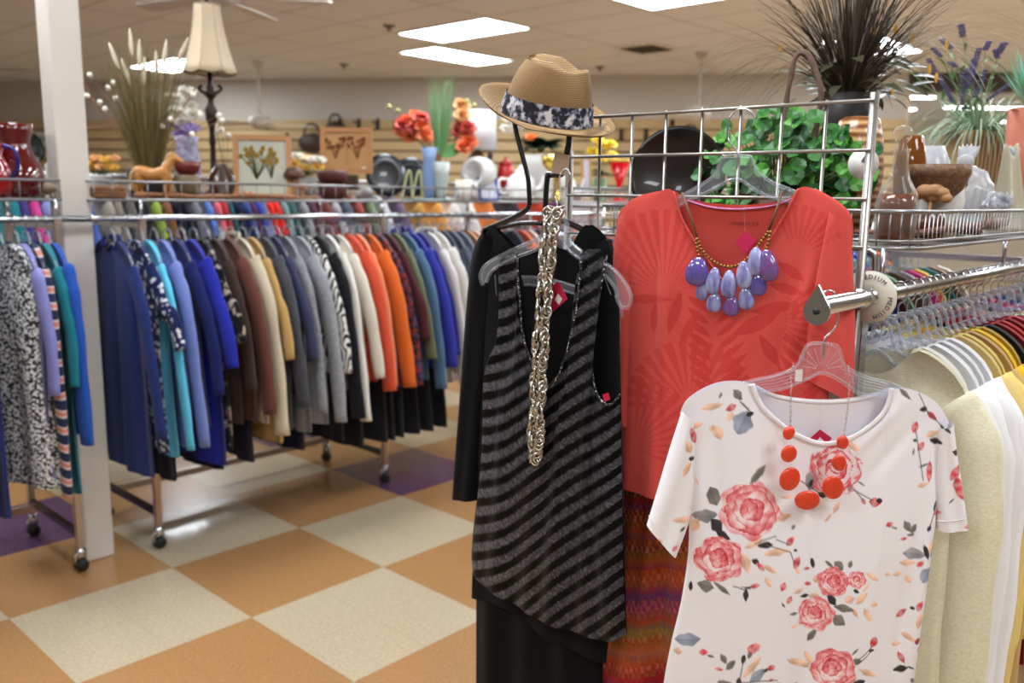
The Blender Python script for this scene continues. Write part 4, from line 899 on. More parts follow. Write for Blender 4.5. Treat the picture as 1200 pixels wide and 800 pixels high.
MB().box(rl(2.335, .83, .12), (1.75, .03, .03)).build('base_bar', CHROME, t, smooth=False)
MB().tube(bez([rl(1.43, .60, 1.45), rl(1.455, .545, 1.448), rl(1.458, .535, 1.42), rl(1.458, .535, RR)], 4), .005, 8).build('shelf_bracket', CHROME, t)
b = MB(); BZ, BT = 1.45, 1.511
def bas(z, ins=0):
    P = []
    u0, u1, v0, v1, r = 1.485 + ins, 3.4, .495 + ins, 1.15 - ins, .07
    for cx, cy, a0 in ((u0+r, v0+r, 180), (u1-r, v0+r, 270), (u1-r, v1-r, 0), (u0+r, v1-r, 90)):
        for k in range(7): a = math.radians(a0 + 15*k); P.append(rl(cx + r*math.cos(a), cy + r*math.sin(a), z))
    return P
for z, r in ((BZ, .004), (BT, .0035), (BZ + .012, .0025)): b.tube(bas(z), r, 6, closed=True)
u = 1.56
while u < 3.35:
    b.tube([rl(u, .495, BT), rl(u, .495, BZ), rl(u, 1.15, BZ), rl(u, 1.15, BT)], .0016, 5); u += .0215
v = .57
while v < 1.1:
    b.tube([rl(1.485, v, BT), rl(1.485, v, BZ), rl(3.4, v, BZ)], .0016, 5); v += .0215
for a in (195, 210, 225, 240, 255):
    a = math.radians(a); x, y = 1.555 + .07*math.cos(a), .565 + .07*math.sin(a); b.tube([rl(x, y, BT), rl(x, y, BZ)], .0016, 5)
b.build('wire_basket', STEEL, t)
for uu in (1.49, 2.25, 3.2): MB().tube([rl(uu, VR, RR), rl(uu, VR, BZ)], .0045, 8).build('shelf_post', CHROME, t)
# --- size divider disc
t = thing('size_divider', 'round white size divider disc reading MEDIUM on the right rail, behind the wire grid', 'size divider', uv(1.447, VR, RR), A)
R_D = .043
prf = [(.0145, -.0012), (R_D, -.0012), (R_D, .0012), (.0145, .0012), (.0145, -.0012)]
MB().lathe(prf, 48, M=Matrix.Rotation(math.pi/2, 3, 'Y')).build('disc', mat('disc_cream', (222, 216, 200), .4), t)
def text_mesh(s, size, th=.0002, align='CENTER'):
    cu = bpy.data.curves.new('lettering', 'FONT'); cu.body = s; cu.size = size; cu.extrude = th; cu.align_x = align; cu.align_y = 'CENTER'; cu.resolution_u = 2
    ob = bpy.data.objects.new('lettering', cu); COL.objects.link(ob); dg = bpy.context.evaluated_depsgraph_get(); dg.update()
    me = bpy.data.meshes.new_from_object(ob.evaluated_get(dg)); bpy.data.objects.remove(ob); bpy.data.curves.remove(cu)
    return me
tm = MB()
for w_, a0 in enumerate((118, -2, -122)):
    for i, ch in enumerate('MEDIUM'):
        a = math.radians(a0 - i*13.2 - (2 if i > 4 else 0)); me = text_mesh(ch, .0104); M_ = Matrix.Rotation(a - math.pi/2, 3, 'Z')
        vs = []
        for v_ in me.vertices:
            q = M_ @ Vector((v_.co.x*1.0, v_.co.y, v_.co.z)); q = q + Vector((math.cos(a), math.sin(a), 0))*.033
            vs.append((-.0016 - q.z, -q.x, q.y))
        tm.add(vs, [tuple(p.vertices) for p in me.polygons])
tm.build('lettering', mat('ink_black', (30, 28, 28), .6), t, smooth=False)
# --- wire grid panel
t = thing('wire_grid', 'grey wire grid panel standing at the near end of the right rack', 'wire panel', uv(1.412, VR), A)
GM = mat('grid_wire', (150, 146, 140), .35, .9); g = MB(); v0g = .005
for k in range(9):
    y = v0g + .0762*k; r = .0042 if k in (0, 8) else .003
    if k == 0: g.box((0, y, 1.685/2 + .24), (.011, .011, 1.685 - .46))
    else: g.tube([(0, y, 1.688), (0, y, .46)], r, 8)
for k in range(17): g.tube([(-.004, v0g - .002, 1.683 - .0762*k), (-.004, v0g + .0762*8 + .002, 1.683 - .0762*k)], .003, 8)
g.build('grid', GM, t)
MB().tube([(.012, v0g + .0762*8 + .01, 1.62), (.012, v0g + .0762*8 + .01, .05)], .008, 8).build('side_upright', GM, t)
MB().box((.012, v0g + .3, .03), (.03, .72, .03)).build('foot', GM, t, smooth=False)

# --- garments on the right rail, from the grid backwards
WR2 = 'on the right rack'
LACE = cloth('ivory_lace', (226, 222, 196), pat='voronoi', cols=[(230, 226, 200), (214, 208, 178)], scale=(220, 220, 420), bump=.5, bscale=500)
rowr = [
 ('blouse', 'ivory textured blouse with a beaded shoulder seam', LACE, dict(L=.95, sleeve=.62, slr=.06, T=.03)),
 ('blouse', 'sheer off-white blouse behind the ivory textured one', cloth('sheer_white', (232, 230, 224)), dict(L=.95, sleeve=.6)),
 ('blouse', 'crisp white blouse', cloth('crisp_white', (238, 238, 240)), dict(L=1.0, sleeve=.66, slr=.06)),
 ('sweater', 'soft white long sweater', cloth('soft_white', (232, 232, 234), bump=.3, bscale=900), dict(L=.98, sleeve=.66, slr=.065)),
 ('blouse', 'bright white blouse with a grey mark on the shoulder', cloth('bright_white', (242, 242, 246)), dict(L=.95, sleeve=.6, slr=.055)),
 ('blouse', 'pale cream yellow blouse', cloth('pale_yellow', (226, 200, 130)), dict(L=.86, sleeve=.6)),
 ('blouse', 'light lemon blouse', cloth('lemon', (230, 206, 120)), dict(L=.84, sleeve=.5)),
 ('jacket', 'beige tan jacket', cloth('beige_tan', (196, 160, 104)), dict(L=.9, sleeve=.62)),
 ('sweater', 'vivid yellow sweater', cloth('vivid_yellow', (232, 190, 30)), dict(L=.7, sleeve=.5)),
 ('blouse', 'mustard blouse', cloth('mustard', (196, 160, 60)), dict(L=.7, sleeve=.5)),
 ('blouse', 'black and red blouse', cloth('black'), dict(L=.7, sleeve=.4)),
 ('sweater', 'crimson sweater', cloth('crimson', (166, 26, 38)), dict(L=.75, sleeve=.5)),
 ('blouse', 'cherry red blouse', cloth('cherry', (176, 22, 34)), dict(L=.75, sleeve=.5)),
 ('jacket', 'dark red jacket', cloth('darkred', (136, 24, 32)), dict(L=.75, sleeve=.55)),
 ('blouse', 'raspberry blouse', cloth('raspberry', (180, 40, 66)), dict(L=.7, sleeve=.45)),
 ('blouse', 'white blouse with small red and green flowers', cloth('tiny_flowers', (230, 220, 212), pat='voronoi', cols=[(232, 224, 216), (232, 224, 216), (190, 60, 60), (90, 110, 70)], pos=[0, .55, .62, .8], scale=45, hard=True), dict(L=.75, sleeve=.45)),
 ('blouse', 'blush peach blouse', cloth('blush2', (230, 196, 180)), dict(L=.75, sleeve=.45)),
 ('blouse', 'dark blouse with pink roses', cloth('rose_dark', (70, 60, 60), pat='voronoi', cols=[(84, 78, 70), (60, 70, 56), (196, 100, 110), (224, 190, 180)], scale=34, hard=True), dict(L=.75, sleeve=.45)),
 ('blouse', 'lilac blouse', cloth('lilac', (186, 160, 206)), dict(L=.75, sleeve=.45)),
 ('blouse', 'hot pink blouse', cloth('hotpink', (214, 60, 110)), dict(L=.75, sleeve=.45)),
]
us = [1.50, 1.535, 1.585, 1.63, 1.675, 1.715, 1.75, 1.79, 1.83, 1.87, 1.92, 1.965, 2.01, 2.06, 2.11, 2.17, 2.23, 2.29, 2.36, 2.44]
for uu, (kd, ds, mt_, kw) in zip(us, rowr):
    hang(uu, VR, RR, kd, ds, mt_, WR2, **{**dict(W=.15, splay=.012, neck=.06, drop=.62, hem=.17, slr=.04), **kw, 'T': .02, 'slr': min(kw.get('slr', .04), .042)})
R = random.Random(77); u = 2.52; k = 0
mc = [('mid blue', (70, 90, 160)), ('grey', (130, 130, 134)), ('dusty pink', (214, 150, 160)), ('jet black', (30, 30, 34)), ('seafoam', (150, 190, 170)), ('violet', (110, 80, 150)), ('sand', (200, 180, 150)), ('denim blue', (70, 90, 130)), ('pearl grey', (180, 180, 184)), ('coral', (220, 110, 96)), ('deep green', (40, 80, 60)), ('lemon', (226, 206, 110)), ('brown', (110, 80, 60)), ('sky', (140, 180, 220)), ('maroon', (110, 30, 40)), ('off-white', (226, 222, 214)), ('purple', (100, 50, 120)), ('turquoise', (60, 170, 180)), ('rust', (170, 80, 50)), ('stone', (170, 164, 150))]
while u < 4.2:
    nm, rgb = mc[k % 20]; hang(u, VR, RR, 'blouse', nm + ' top', cloth('rf_' + nm.replace(' ', '_'), rgb), 'far along the right rail at the edge of view', W=.185, L=.7, sleeve=.4, res=(10, 8), group='tops far along the right rail', hang_label='clear plastic hanger of the %s top far along the right rail' % nm, hgroup='hangers far along the right rail'); u += .085; k += 1
RRC = [('slate blue', (70, 84, 110)), ('salmon', (224, 140, 120)), ('white', (220, 218, 214)), ('bottle green', (30, 80, 60)), ('grape', (90, 60, 120)), ('charcoal', (60, 60, 64)), ('rosy red', (200, 50, 70)), ('cream', (230, 222, 200)), ('aqua', (110, 180, 190)), ('black', (26, 26, 28)), ('lavender grey', (160, 150, 180)), ('tangerine', (226, 120, 50)), ('navy', (30, 36, 80)), ('pale pink', (230, 190, 196)), ('khaki', (150, 140, 100)), ('cobalt', (40, 70, 160)), ('wine', (100, 34, 50)), ('mint', (160, 206, 180)), ('cocoa', (90, 64, 52)), ('silver', (180, 182, 186)), ('fuchsia', (200, 50, 130)), ('buttercup', (230, 200, 90)), ('teal', (30, 110, 120)), ('mocha', (140, 110, 90)), ('ivory', (228, 222, 208))]
u = 1.6; k = 0
while u < 3.55:
    nm, rgb = RRC[k]; hang(u, 1.13, RR, 'blouse', nm + ' top', cloth('rr_' + nm.replace(' ', '_'), rgb), 'on the rear rail of the right rack, seen below the wire basket', W=.185, L=.7, sleeve=.0, res=(10, 8), group='tops on the rear rail of the right rack', hang_label='clear plastic hanger of the %s top on the right rear rail' % nm, hgroup='hangers on the right rack rear rail'); u += .08; k += 1
# a further rack beyond, seen between basket and rail
rack('garment_rack', 'clothes rack beyond the right rack, seen under the wire basket', 2.9, 5.2, (.3, 1.9), True, 1.9, 2.4, rz=1.36)
u = 2.95; k = 0
while u < 5.1:
    nm, rgb = RRC[(k*7 + 3) % 25]; hang(u, 1.9, 1.36, 'blouse', nm + ' blouse', cloth('rr_' + nm.replace(' ', '_'), rgb), 'on the rack beyond the right rack', L=.8, sleeve=.4, res=(10, 8), group='blouses on the rack beyond', hang_label='clear plastic hanger of the %s blouse on the rack beyond' % nm, hgroup='hangers on the rack beyond'); u += .1; k += 1

# --- hanger builder for the outfits on show: outline, web, hook
def show_hanger(label, fr, outer, inner, hookp, y=0, ridges=None, rt=.0028, extra=None):
    """outer/inner: pixel polylines left tip -> neck -> right tip"""
    t = thing('clothes_hanger', label, 'hanger', fr.O, fr.rz)
    O_ = [fr.L(px, py, y) for px, py in smooth2(outer, 5)]; I_ = [fr.L(px, py, y) for px, py in smooth2(inner, 5)]
    b = MB(); b.tube(O_, rt, 8); b.tube(I_, rt, 8)
    b.build('rim', CLEAR, t)
    n = 40; a = [v_.to_tuple() for v_ in O_]; 
    ro = resample([(p.x, p.z) for p in O_], n); ri = resample([(p.x, p.z) for p in I_], n)
    w = MB(); vs = []; h = .0012
    for i in range(n+1):
        vs += [(ro[i].x, y - h, ro[i].y), (ri[i].x, y - h, ri[i].y), (ri[i].x, y + h, ri[i].y), (ro[i].x, y + h, ro[i].y)]
    w.add(vs, [(4*i + a_, 4*(i+1) + a_, 4*(i+1) + (a_+1) % 4, 4*i + (a_+1) % 4) for i in range(n) for a_ in range(4)])
    w.build('web', CLEAR, t, smooth=False)
    MB().tube([fr.L(px, py, y) for px, py in smooth2(hookp, 5)], .0016, 8).build('hook', CHROME, t)
    if ridges:
        b = MB()
        for P in ridges: b.tube([fr.L(px, py, y - .0015) for px, py in P], .0008, 5)
        b.build('ridges', CLEAR, t)
    if extra:
        b = MB()
        for P in extra: b.tube([fr.L(px, py, y) for px, py in smooth2(P, 5)], rt, 8)
        b.build('lower_bar', CLEAR, t)
    return t

# ---------------------------------------------------------------- coral top
FC = PF(uv(1.412, .77) - U*.052, math.radians(-36))
FC.O.z = 1.55
CORAL = (212, 82, 74); CORD = (196, 54, 50)
def paint_coral(P):
    x, y = P[:, 0], P[:, 1]; c = np.tile(nlin(CORAL), (len(P), 1)); m = np.zeros(len(P))
    def fan(cx, cy, r0, r1, a0, a1, n):
        dx, dy = x-cx, cy-y; r = np.hypot(dx, dy); a = np.degrees(np.arctan2(dy, dx)); f = ((a-a0)/(a1-a0)*n) % 1
        return ((r > r0) & (r < r1*(1+.0*a)) & (a > a0) & (a < a1) & (np.abs(f-.5) < .30*np.clip(r/r1+.2, 0, 1)))*.75
    def ell(cx, cy, a_, b_, ang):
        q = math.radians(ang); dx, dy = x-cx, y-cy; u_ = dx*math.cos(q) - dy*math.sin(q); v_ = dx*math.sin(q) + dy*math.cos(q)
        return ((np.abs(v_) < b_*(1 - (u_/a_)**2)) & (np.abs(u_) < a_))*.9
    for f in ((783, 345, 22, 100, 15, 165, 17), (812, 475, 18, 78, 20, 185, 14), (905, 372, 18, 70, -50, 40, 8), (935, 300, 20, 60, 20, 120, 9), (745, 520, 15, 80, -30, 90, 10)): m = np.maximum(m, fan(*f))
    for cx, cy, a_, b_, g_ in ((930, 318, 20, 6, -35), (925, 338, 22, 6, -15), (910, 360, 26, 7, 10), (890, 378, 30, 9, 25), (935, 362, 12, 5, 80), (795, 365, 26, 6, 75), (770, 370, 20, 5, 85), (812, 382, 24, 6, 60), (925, 395, 5, 5, 0), (905, 410, 24, 6, -60), (760, 350, 34, 5, 0)): m = np.maximum(m, ell(cx, cy, a_, b_, g_))
    for i in range(13):   # feather leaf
        yy = 345 + i*14; xx = 836 + i*1.6; L_ = 40 - abs(i-5)*2
        m = np.maximum(m, ell(xx + L_*.5, yy + 10, L_*.5, 4.2, 38)); m = np.maximum(m, ell(xx - L_*.5, yy + 10, L_*.5, 4.2, -38))
    for i in range(9):
        yy = 400 + i*13; xx = 950 - i*3; m = np.maximum(m, ell(xx + 16, yy, 17, 4, 45)); m = np.maximum(m, ell(xx - 16, yy, 17, 4, -45))
    m = m[:, None]*.8
    return c*(1-m) + nlin(CORD)*m
CM = cloth('coral_print', CORAL, vcol=True, sheen=.1, rough=.8); CM2 = cloth('coral_plain', (208, 80, 72), rough=.8, sheen=.1)
t = thing('knit_top', 'coral red knit top with tone-on-tone palm leaf print hanging on the wire grid', 'top', FC.O, FC.rz)
def dC(sg, T=.016):
    def f(u, v, px, py):
        e = env(u); g = min(1, .3 + v*2)
        fold = .0035*math.sin(u*19 + v*1.5) + .0025*math.sin(u*41 + v*3 + 1) + .004*math.exp(-((u - .12 - v*.1)/.03)**2)
        return sg*(T*e*g) + (fold*min(1, v*2.2 + .1)) * (1 if sg < 0 else .4)
    return f
Lc = [(750, 229), (733, 240), (723, 262), (724, 330), (728, 420), (729, 572)]
Rc = [(958, 222), (985, 238), (999, 258), (997, 300), (984, 345), (972, 430), (968, 600)]
Bc = [(729, 572), (790, 585), (880, 595), (968, 600)]
traced('front', FC, [(750, 229), (772, 224), (789, 224), (800, 258), (826, 300), (858, 334), (892, 296), (918, 255), (936, 221), (958, 222)], Lc, Rc, Bc, 220, 240, dC(-1), CM, t, paint_coral)
traced('back', FC, [(750, 229), (772, 225), (789, 224), (803, 232), (835, 238), (868, 240), (905, 237), (926, 230), (936, 221), (958, 222)], Lc, Rc, Bc, 60, 60, dC(1), CM2, t)
nb = MB(); nb.tube([FC.L(px, py, .002) for px, py in smooth2([(806, 235), (835, 243), (868, 245), (905, 241), (928, 233)], 6)], .0042, 6, flat=.4); nb.build('neck_tape', mat('lilac_tape', (196, 128, 178), .7), t)
nb = MB(); nb.tube([FC.L(px, py, -.006) for px, py in smooth2([(789, 224), (800, 258), (826, 300), (858, 334), (892, 296), (918, 255), (936, 221)], 6)], .0022, 6); nb.build('neck_binding', CM2, t)
me = text_mesh('CARIBBEAN JOE', .0075); vs = [(v_.co.x, 0, v_.co.y) for v_ in me.vertices]
lt = MB(); c0 = FC.L(872, 262, .004); lt.add([(c0.x + a, c0.y - .002, c0.z + c) for a, _, c in vs], [tuple(p.vertices) for p in me.polygons]); lt.build('printed_lettering', mat('print_brown', (110, 40, 44), .7), t, smooth=False)
def sleeveT(name, fr, outer, inner, T, mt, parent, y0=0, paint=None, nu=14, nv=30, fold=.002):
    """flattened sleeve: outer and inner pixel edges, both top to bottom"""
    for sg in (-1, 1):
        traced(name if sg < 0 else name + '_back', fr, [outer[0], inner[0]], outer, inner, [outer[-1], inner[-1]], nu, nv, lambda u, v, px, py, sg=sg: y0 + sg*T*env(u) + fold*math.sin(u*9 + v*4), mt, parent, paint if sg < 0 else (paint and (lambda P: paint(P*0 + 1e5))))
sleeveT('sleeve', FC, [(724, 255), (717, 290), (716, 360), (721, 470), (728, 500)], [(748, 240), (757, 300), (760, 380), (758, 450), (752, 500)], .013, CM, t, .006, paint_coral)
sleeveT('sleeve', FC, [(999, 258), (1001, 310), (1004, 380), (1002, 470)], [(974, 248), (962, 310), (950, 380), (946, 440)], .012, CM, t, -.010, paint_coral)
HG1 = show_hanger('clear plastic hanger holding the coral red top, hooked over the wire grid', FC,
    [(770, 246), (790, 234), (812, 222), (836, 206), (845, 186), (852, 183), (876, 183), (882, 187), (888, 200), (905, 214), (930, 224), (955, 240)],
    [(772, 254), (806, 236), (835, 222), (854, 212), (868, 211), (884, 222), (905, 232), (935, 240), (955, 248)],
    [(863, 200), (865, 180), (858, 170), (853, 162), (853, 148), (857, 135), (866, 128), (877, 129), (885, 138)])
# magenta tag
def price_tag(label, fr, pts, y, mt, string=None, hole=None):
    p0 = fr.L(*pts[0], y); t = thing('price_tag', label, 'price tag', fr.O, fr.rz)
    MB().plate([fr.L(px, py, y) for px, py in pts], (0, 1, 0), .0006).build('card', mt, t, smooth=False)
    if string: MB().tube([fr.L(px, py, y - .0005) for px, py in string], .0004, 4).build('string', CLEAR, t)
    if hole: MB().plate([fr.L(px, py, y - .0006) for px, py in hole], (0, 1, 0), .0003).build('price_sticker', CERW, t, smooth=False)
MAG = mat('tag_magenta', (206, 30, 90), .5)
price_tag('magenta square tag inside the neck of the coral red top', FC, [(861, 283), (873, 271), (886, 282), (874, 298)], -.002, MAG, [(873, 271), (872, 240)])
# purple necklace
BRASS = mat('brass_beads', (150, 112, 62), .28, .85); CORD_ = mat('olive_cord', (104, 74, 44), .6)
t = thing('necklace', 'necklace of brass beads and purple teardrop stones lying over the coral red top', 'necklace', FC.O, FC.rz)
yN = -.024
for P in ([(799, 226), (808, 250), (817, 278)], [(917, 224), (910, 246), (901, 270)]): MB().tube([FC.L(px, py, yN if i else -.006) for i, (px, py) in enumerate(P)], .0022, 7).build('cord', CORD_, t)
def beads(P, n, r, fr, y): 
    b = MB()
    for q in resample(smooth2(P), n): b.ball(fr.L(q.x, q.y, y), r, 10)
    return b
beads([(817, 280), (822, 292), (833, 304), (846, 311), (857, 312.5), (868, 309), (880, 299), (890, 286), (900, 272)], 27, .0031, FC, yN - .004).build('bead_string', BRASS, t)
beads([(816, 281), (817, 292), (820, 303)], 5, .0031, FC, yN - .006).build('bead_string', BRASS, t)
beads([(903, 272), (900, 284), (897, 295)], 5, .0031, FC, yN - .006).build('bead_string', BRASS, t)
PL = mat('stone_lavender', (126, 126, 184), .12, coat=.8, pat='noise', cols=[(96, 92, 160), (140, 144, 196), (170, 176, 214)], pos=[.3, .5, .7], scale=(90, 90, 30)); PD = mat('stone_violet', (62, 44, 124), .1, coat=.8, pat='noise', cols=[(48, 30, 96), (96, 84, 160), (60, 40, 120)], scale=(90, 90, 40)); PM = mat('stone_magenta', (134, 34, 86), .1, coat=.8, pat='noise', cols=[(140, 40, 80), (112, 84, 150), (96, 40, 110)], scale=(70, 70, 40))
for x, y, w, h, m_, dy, tl in ((817, 318, 27, 36, PD, 0, .15), (900, 311, 21, 38, PM, 0, -.25), (823, 340, 15, 25, PL, 1, .1), (836, 329, 17, 33, PL, 0, .1), (837, 354, 18, 25, PL, 1, .05), (854, 333, 18, 34, PL, 0, 0), (857, 358, 18.5, 26, PM, 1, 0), (872, 322, 18, 33, PL, 0, -.12), (874.5, 349, 18, 28, PL, 1, -.1), (889, 333, 18, 27, PD, 1, 0), (886, 306, 18, 33, PL, 0, -.1)):
    c = FC.L(x, y, yN - .003 - .004*(1-dy)); k = (c - Vector((0, 0, 0))).length*0 + 1.46/1020
    b = MB(); prf = [(0, .5), (.16, .47), (.30, .36), (.41, .2), (.49, 0), (.5, -.18), (.43, -.36), (.26, -.47), (0, -.5)]
    b.lathe([(r*w*k*1.12, z*h*k) for r, z in prf][::-1], 18, c, sy=.5, M=Matrix.Rotation(tl, 3, 'Y')); b.build('teardrop_stone', m_, t)

# skirt under the coral top
def paint_skirt(P):
    x, y = P[:, 0], P[:, 1]; rnd = np.random.RandomState(3)
    c = np.zeros((len(P), 3)); bands = [(560, (96, 22, 18)), (600, (110, 30, 18)), (622, (140, 60, 22)), (640, (110, 28, 18)), (655, (150, 84, 30)), (662, (150, 54, 22)), (680, (168, 66, 24)), (694, (104, 50, 90)), (712, (140, 40, 80)), (726, (150, 70, 30)), (738, (116, 110, 54)), (750, (160, 70, 26)), (762, (178, 110, 70)), (776, (168, 60, 30)), (790, (150, 28, 36)), (815, (120, 20, 34)), (900, (120, 20, 34))]
    yy = np.array([b_[0] for b_ in bands]); cc = np.array([nlin(b_[1]) for b_ in bands])
    for ch in range(3): c[:, ch] = np.interp(y, yy, cc[:, ch])
    dash = ((np.floor(x/3.2) + np.floor(y/7)).astype(int) % 2); row = (np.floor(y/7).astype(int)*7919) % 5; tint = np.array([nlin(q) for q in ((200, 120, 50), (90, 70, 130), (190, 40, 40), (130, 130, 60), (220, 150, 120))])[row]
    f = (dash*.32)[:, None]; h = ((np.sin(x*12.9 + np.floor(y/7)*78.2)*43758.5) % 1)[:, None]; f = f*(.4 + h)
    return c*(1-f) + tint*f
FS = PF(FC.O + U*.012, FC.rz)
t = thing('long_skirt', 'long orange, purple and red woven pattern skirt hanging below the coral red top', 'skirt', FS.O, FS.rz)
for sg in (-1, 1):
    traced('front' if sg < 0 else 'back', FS, [(735, 520), (800, 525), (900, 530), (955, 530)], [(735, 520), (722, 600), (708, 700), (700, 860)], [(955, 530), (975, 650), (990, 860)], [(700, 860), (800, 880), (900, 885), (990, 860)], 150, 190,
       lambda u, v, px, py, sg=sg: sg*.012*env(u) + .010*math.sin(u*30 + .6*v)*min(1, v*1.5+.2) + .004*math.sin(u*57), cloth('woven_skirt', (150, 50, 30), vcol=True), t, paint_skirt)
sk = MB(); sk.tube([FS.L(px, 520, 0) for px in (735, 955)], .012, 8, flat=.4); sk.build('waistband', cloth('wine', (88, 34, 44)), t)

# ---------------------------------------------------------------- black frame stand with hat
FB = PF(uv(1.345, 1.20, 0), A - math.pi/2)
FB.O.z = 1.5
t = thing('mannequin_frame', 'black flat bar metal mannequin frame carrying the straw hat and black dress', 'display stand', FB.O, FB.rz)
def bar(P, w=.0062, y=0, nm='bar', n=5): MB().tube([FB.L(px, py, y) for px, py in smooth2(P, n)], w, 8, flat=.55, up=(0, 1, 0)).build(nm, BLACKM, t)
bar([(600, 118), (604, 150), (611, 178), (618, 205), (620, 225), (619, 243), (603, 254), (585, 262), (566, 270)], nm='head_bar')
bar([(664, 130), (667, 160), (664, 180), (658, 205)], .0072, nm='head_bar'); bar([(659, 204), (641, 205)], .0062, nm='bracket', n=1)
bar([(642, 203), (640, 225), (639, 262), (640, 330)], .0068, nm='neck_bar'); bar([(640, 252), (662, 260), (690, 272), (712, 284)], nm='shoulder_bar')
bar([(640, 262), (610, 262), (566, 271)], .005, nm='shoulder_bar', n=2); bar([(600, 119), (632, 112), (664, 131)], .005, nm='crown_bar')
o_ = FB.O
MB().tube([FB.L(640, 320), Vector((FB.L(640, 320).x, 0, -1.48))], .011, 10).build('pole', BLACKM, t)
MB().lathe([(0, -1.5), (.17, -1.5), (.17, -1.49), (.02, -1.475), (.011, -1.45)], 32, (FB.L(640, 320).x, 0, 0)).build('base', BLACKM, t)
# straw fedora
hc = FB.O + FB.ex*FB.L(640, 138).x + Vector((0, 0, FB.L(640, 138).z)); 
t = thing('straw_hat', 'woven brown straw fedora with a black and white flowered band, on the black frame', 'hat', hc)
t.rotation_euler = (Matrix.Rotation(math.radians(-14), 3, 'Z') @ Matrix.Rotation(math.radians(12), 3, 'Y') @ Matrix.Rotation(math.radians(16), 3, 'X')).to_euler()
STRAW = mat('straw_weave', (176, 136, 88), .7, pat='wave', dir='Z', dist=1.2, cols=[(106, 80, 48), (164, 132, 88)], scale=110, bump=.6, bscale=420)
hx, hy, HH = .092, .078, .112
def crown(a_, h):     # a_ 0..1 angle, h 0..1 height then over the top
    a = 2*math.pi*a_; c_, s_ = math.cos(a), math.sin(a)
    if h <= .75:
        q = h/.75; kx = 1 - .17*q - .1*q**4; z = HH*(q*.93); x = hx*kx*c_ + .004*q + (.012*q**3 if c_ < 0 else -.004*q)*abs(c_); y = hy*(1 - .2*q - .1*q**4)*s_
        pinch = .014*math.exp(-((abs(a if a < math.pi else 2*math.pi - a) - .75)/.35)**2)*q**1.5
        x -= pinch*c_*.6; y -= pinch*math.copysign(1, s_)
        z += q**3*(-.003*c_ + .004) - .009*q**3*math.exp(-((x - .034)/.024)**2)
        return (x, y, z)
    q = (h - .75)/.25; r = 1 - q; ex = hx*.73*r*c_ + .004; ey = hy*.70*r*s_
    pinch = .014*math.exp(-((abs(a if a < math.pi else 2*math.pi - a) - .75)/.35)**2)*r**2; ex -= pinch*c_*.6; ey -= pinch*math.copysign(1, s_)
    dent = .026*math.exp(-(ey/.022)**2)*(1 - r**4)
    return (ex, ey, HH*.93 + (-.003*c_*r + .004) - .009*math.exp(-((ex - .034)/.024)**2) + .012*(1 - r**2)*1.2 - dent)
MB().grid(crown, 72, 40).build('crown', STRAW, t)
def brim(a_, s):
    a = 2*math.pi*a_; c_, s_ = math.cos(a), math.sin(a); rx = lerp(hx - .001, hx + .046, s); ry = lerp(hy - .001, hy + .056, s)
    z = s*s*(.004 + .034*max(0, -c_)**1.2 - .010*max(0, c_)**2 + .018*abs(s_)**3*(1 if s_ > 0 else .1)) + .008*max(0, s - .8)*5*max(0, c_)
    return (rx*c_, ry*s_, z)
MB().grid(brim, 72, 10).build('brim', STRAW, t, solid=.0025)
def band(a_, s):
    x, y, z = crown(a_, .02 + s*.27); k = 1.035; return (x*k, y*k, z)
MB().grid(band, 72, 8).build('hat_band', mat('band_print', (20, 20, 30), .7, pat='noise', cols=[(18, 20, 34), (24, 26, 42), (120, 126, 150), (214, 214, 222)], pos=[.3, .48, .54, .64], scale=75, detail=3), t)
FT0 = PF(FB.O - FB.ey*.02, FB.rz)
price_tag('tan paper tag hanging under the brim of the straw hat', FT0, [(650, 178), (668, 182), (665, 206), (646, 202)], .0, mat('tag_tan', (176, 152, 134), .7), [(658, 180), (660, 160)])
# black dress on the frame
BLKC = cloth('dress_black', (11, 11, 13), rough=.9, sheen=.03)
t = thing('black_dress', 'black long sleeved dress on the black frame behind the striped tank top', 'dress', FB.O, FB.rz)
for sg in (-1, 1):
    traced('front' if sg < 0 else 'back', FB, [(570, 268), (577, 264), (590, 275), (608, 292), (640, 302) if sg < 0 else (640, 288), (668, 292), (684, 268), (693, 264), (712, 280)], [(570, 268), (560, 330), (561, 480), (557, 640), (556, 860)], [(712, 280), (716, 340), (712, 480), (708, 640), (705, 860)], [(556, 860), (630, 875), (705, 860)], 50, 60,
       lambda u, v, px, py, sg=sg: sg*(.028*env(u)*min(1, .3+v*2)) + .006*math.sin(u*21+1)*min(1, v*2), BLKC, t)
sleeveT('sleeve', FB, [(570, 268), (556, 295), (548, 360), (542, 450), (533, 583)], [(580, 280), (578, 340), (572, 430), (566, 500), (559, 586)], .02, BLKC, t, .0)
sleeveT('sleeve', FB, [(712, 280), (719, 320), (722, 400), (722, 560)], [(702, 290), (700, 340), (700, 420), (700, 560)], .02, BLKC, t, .0)
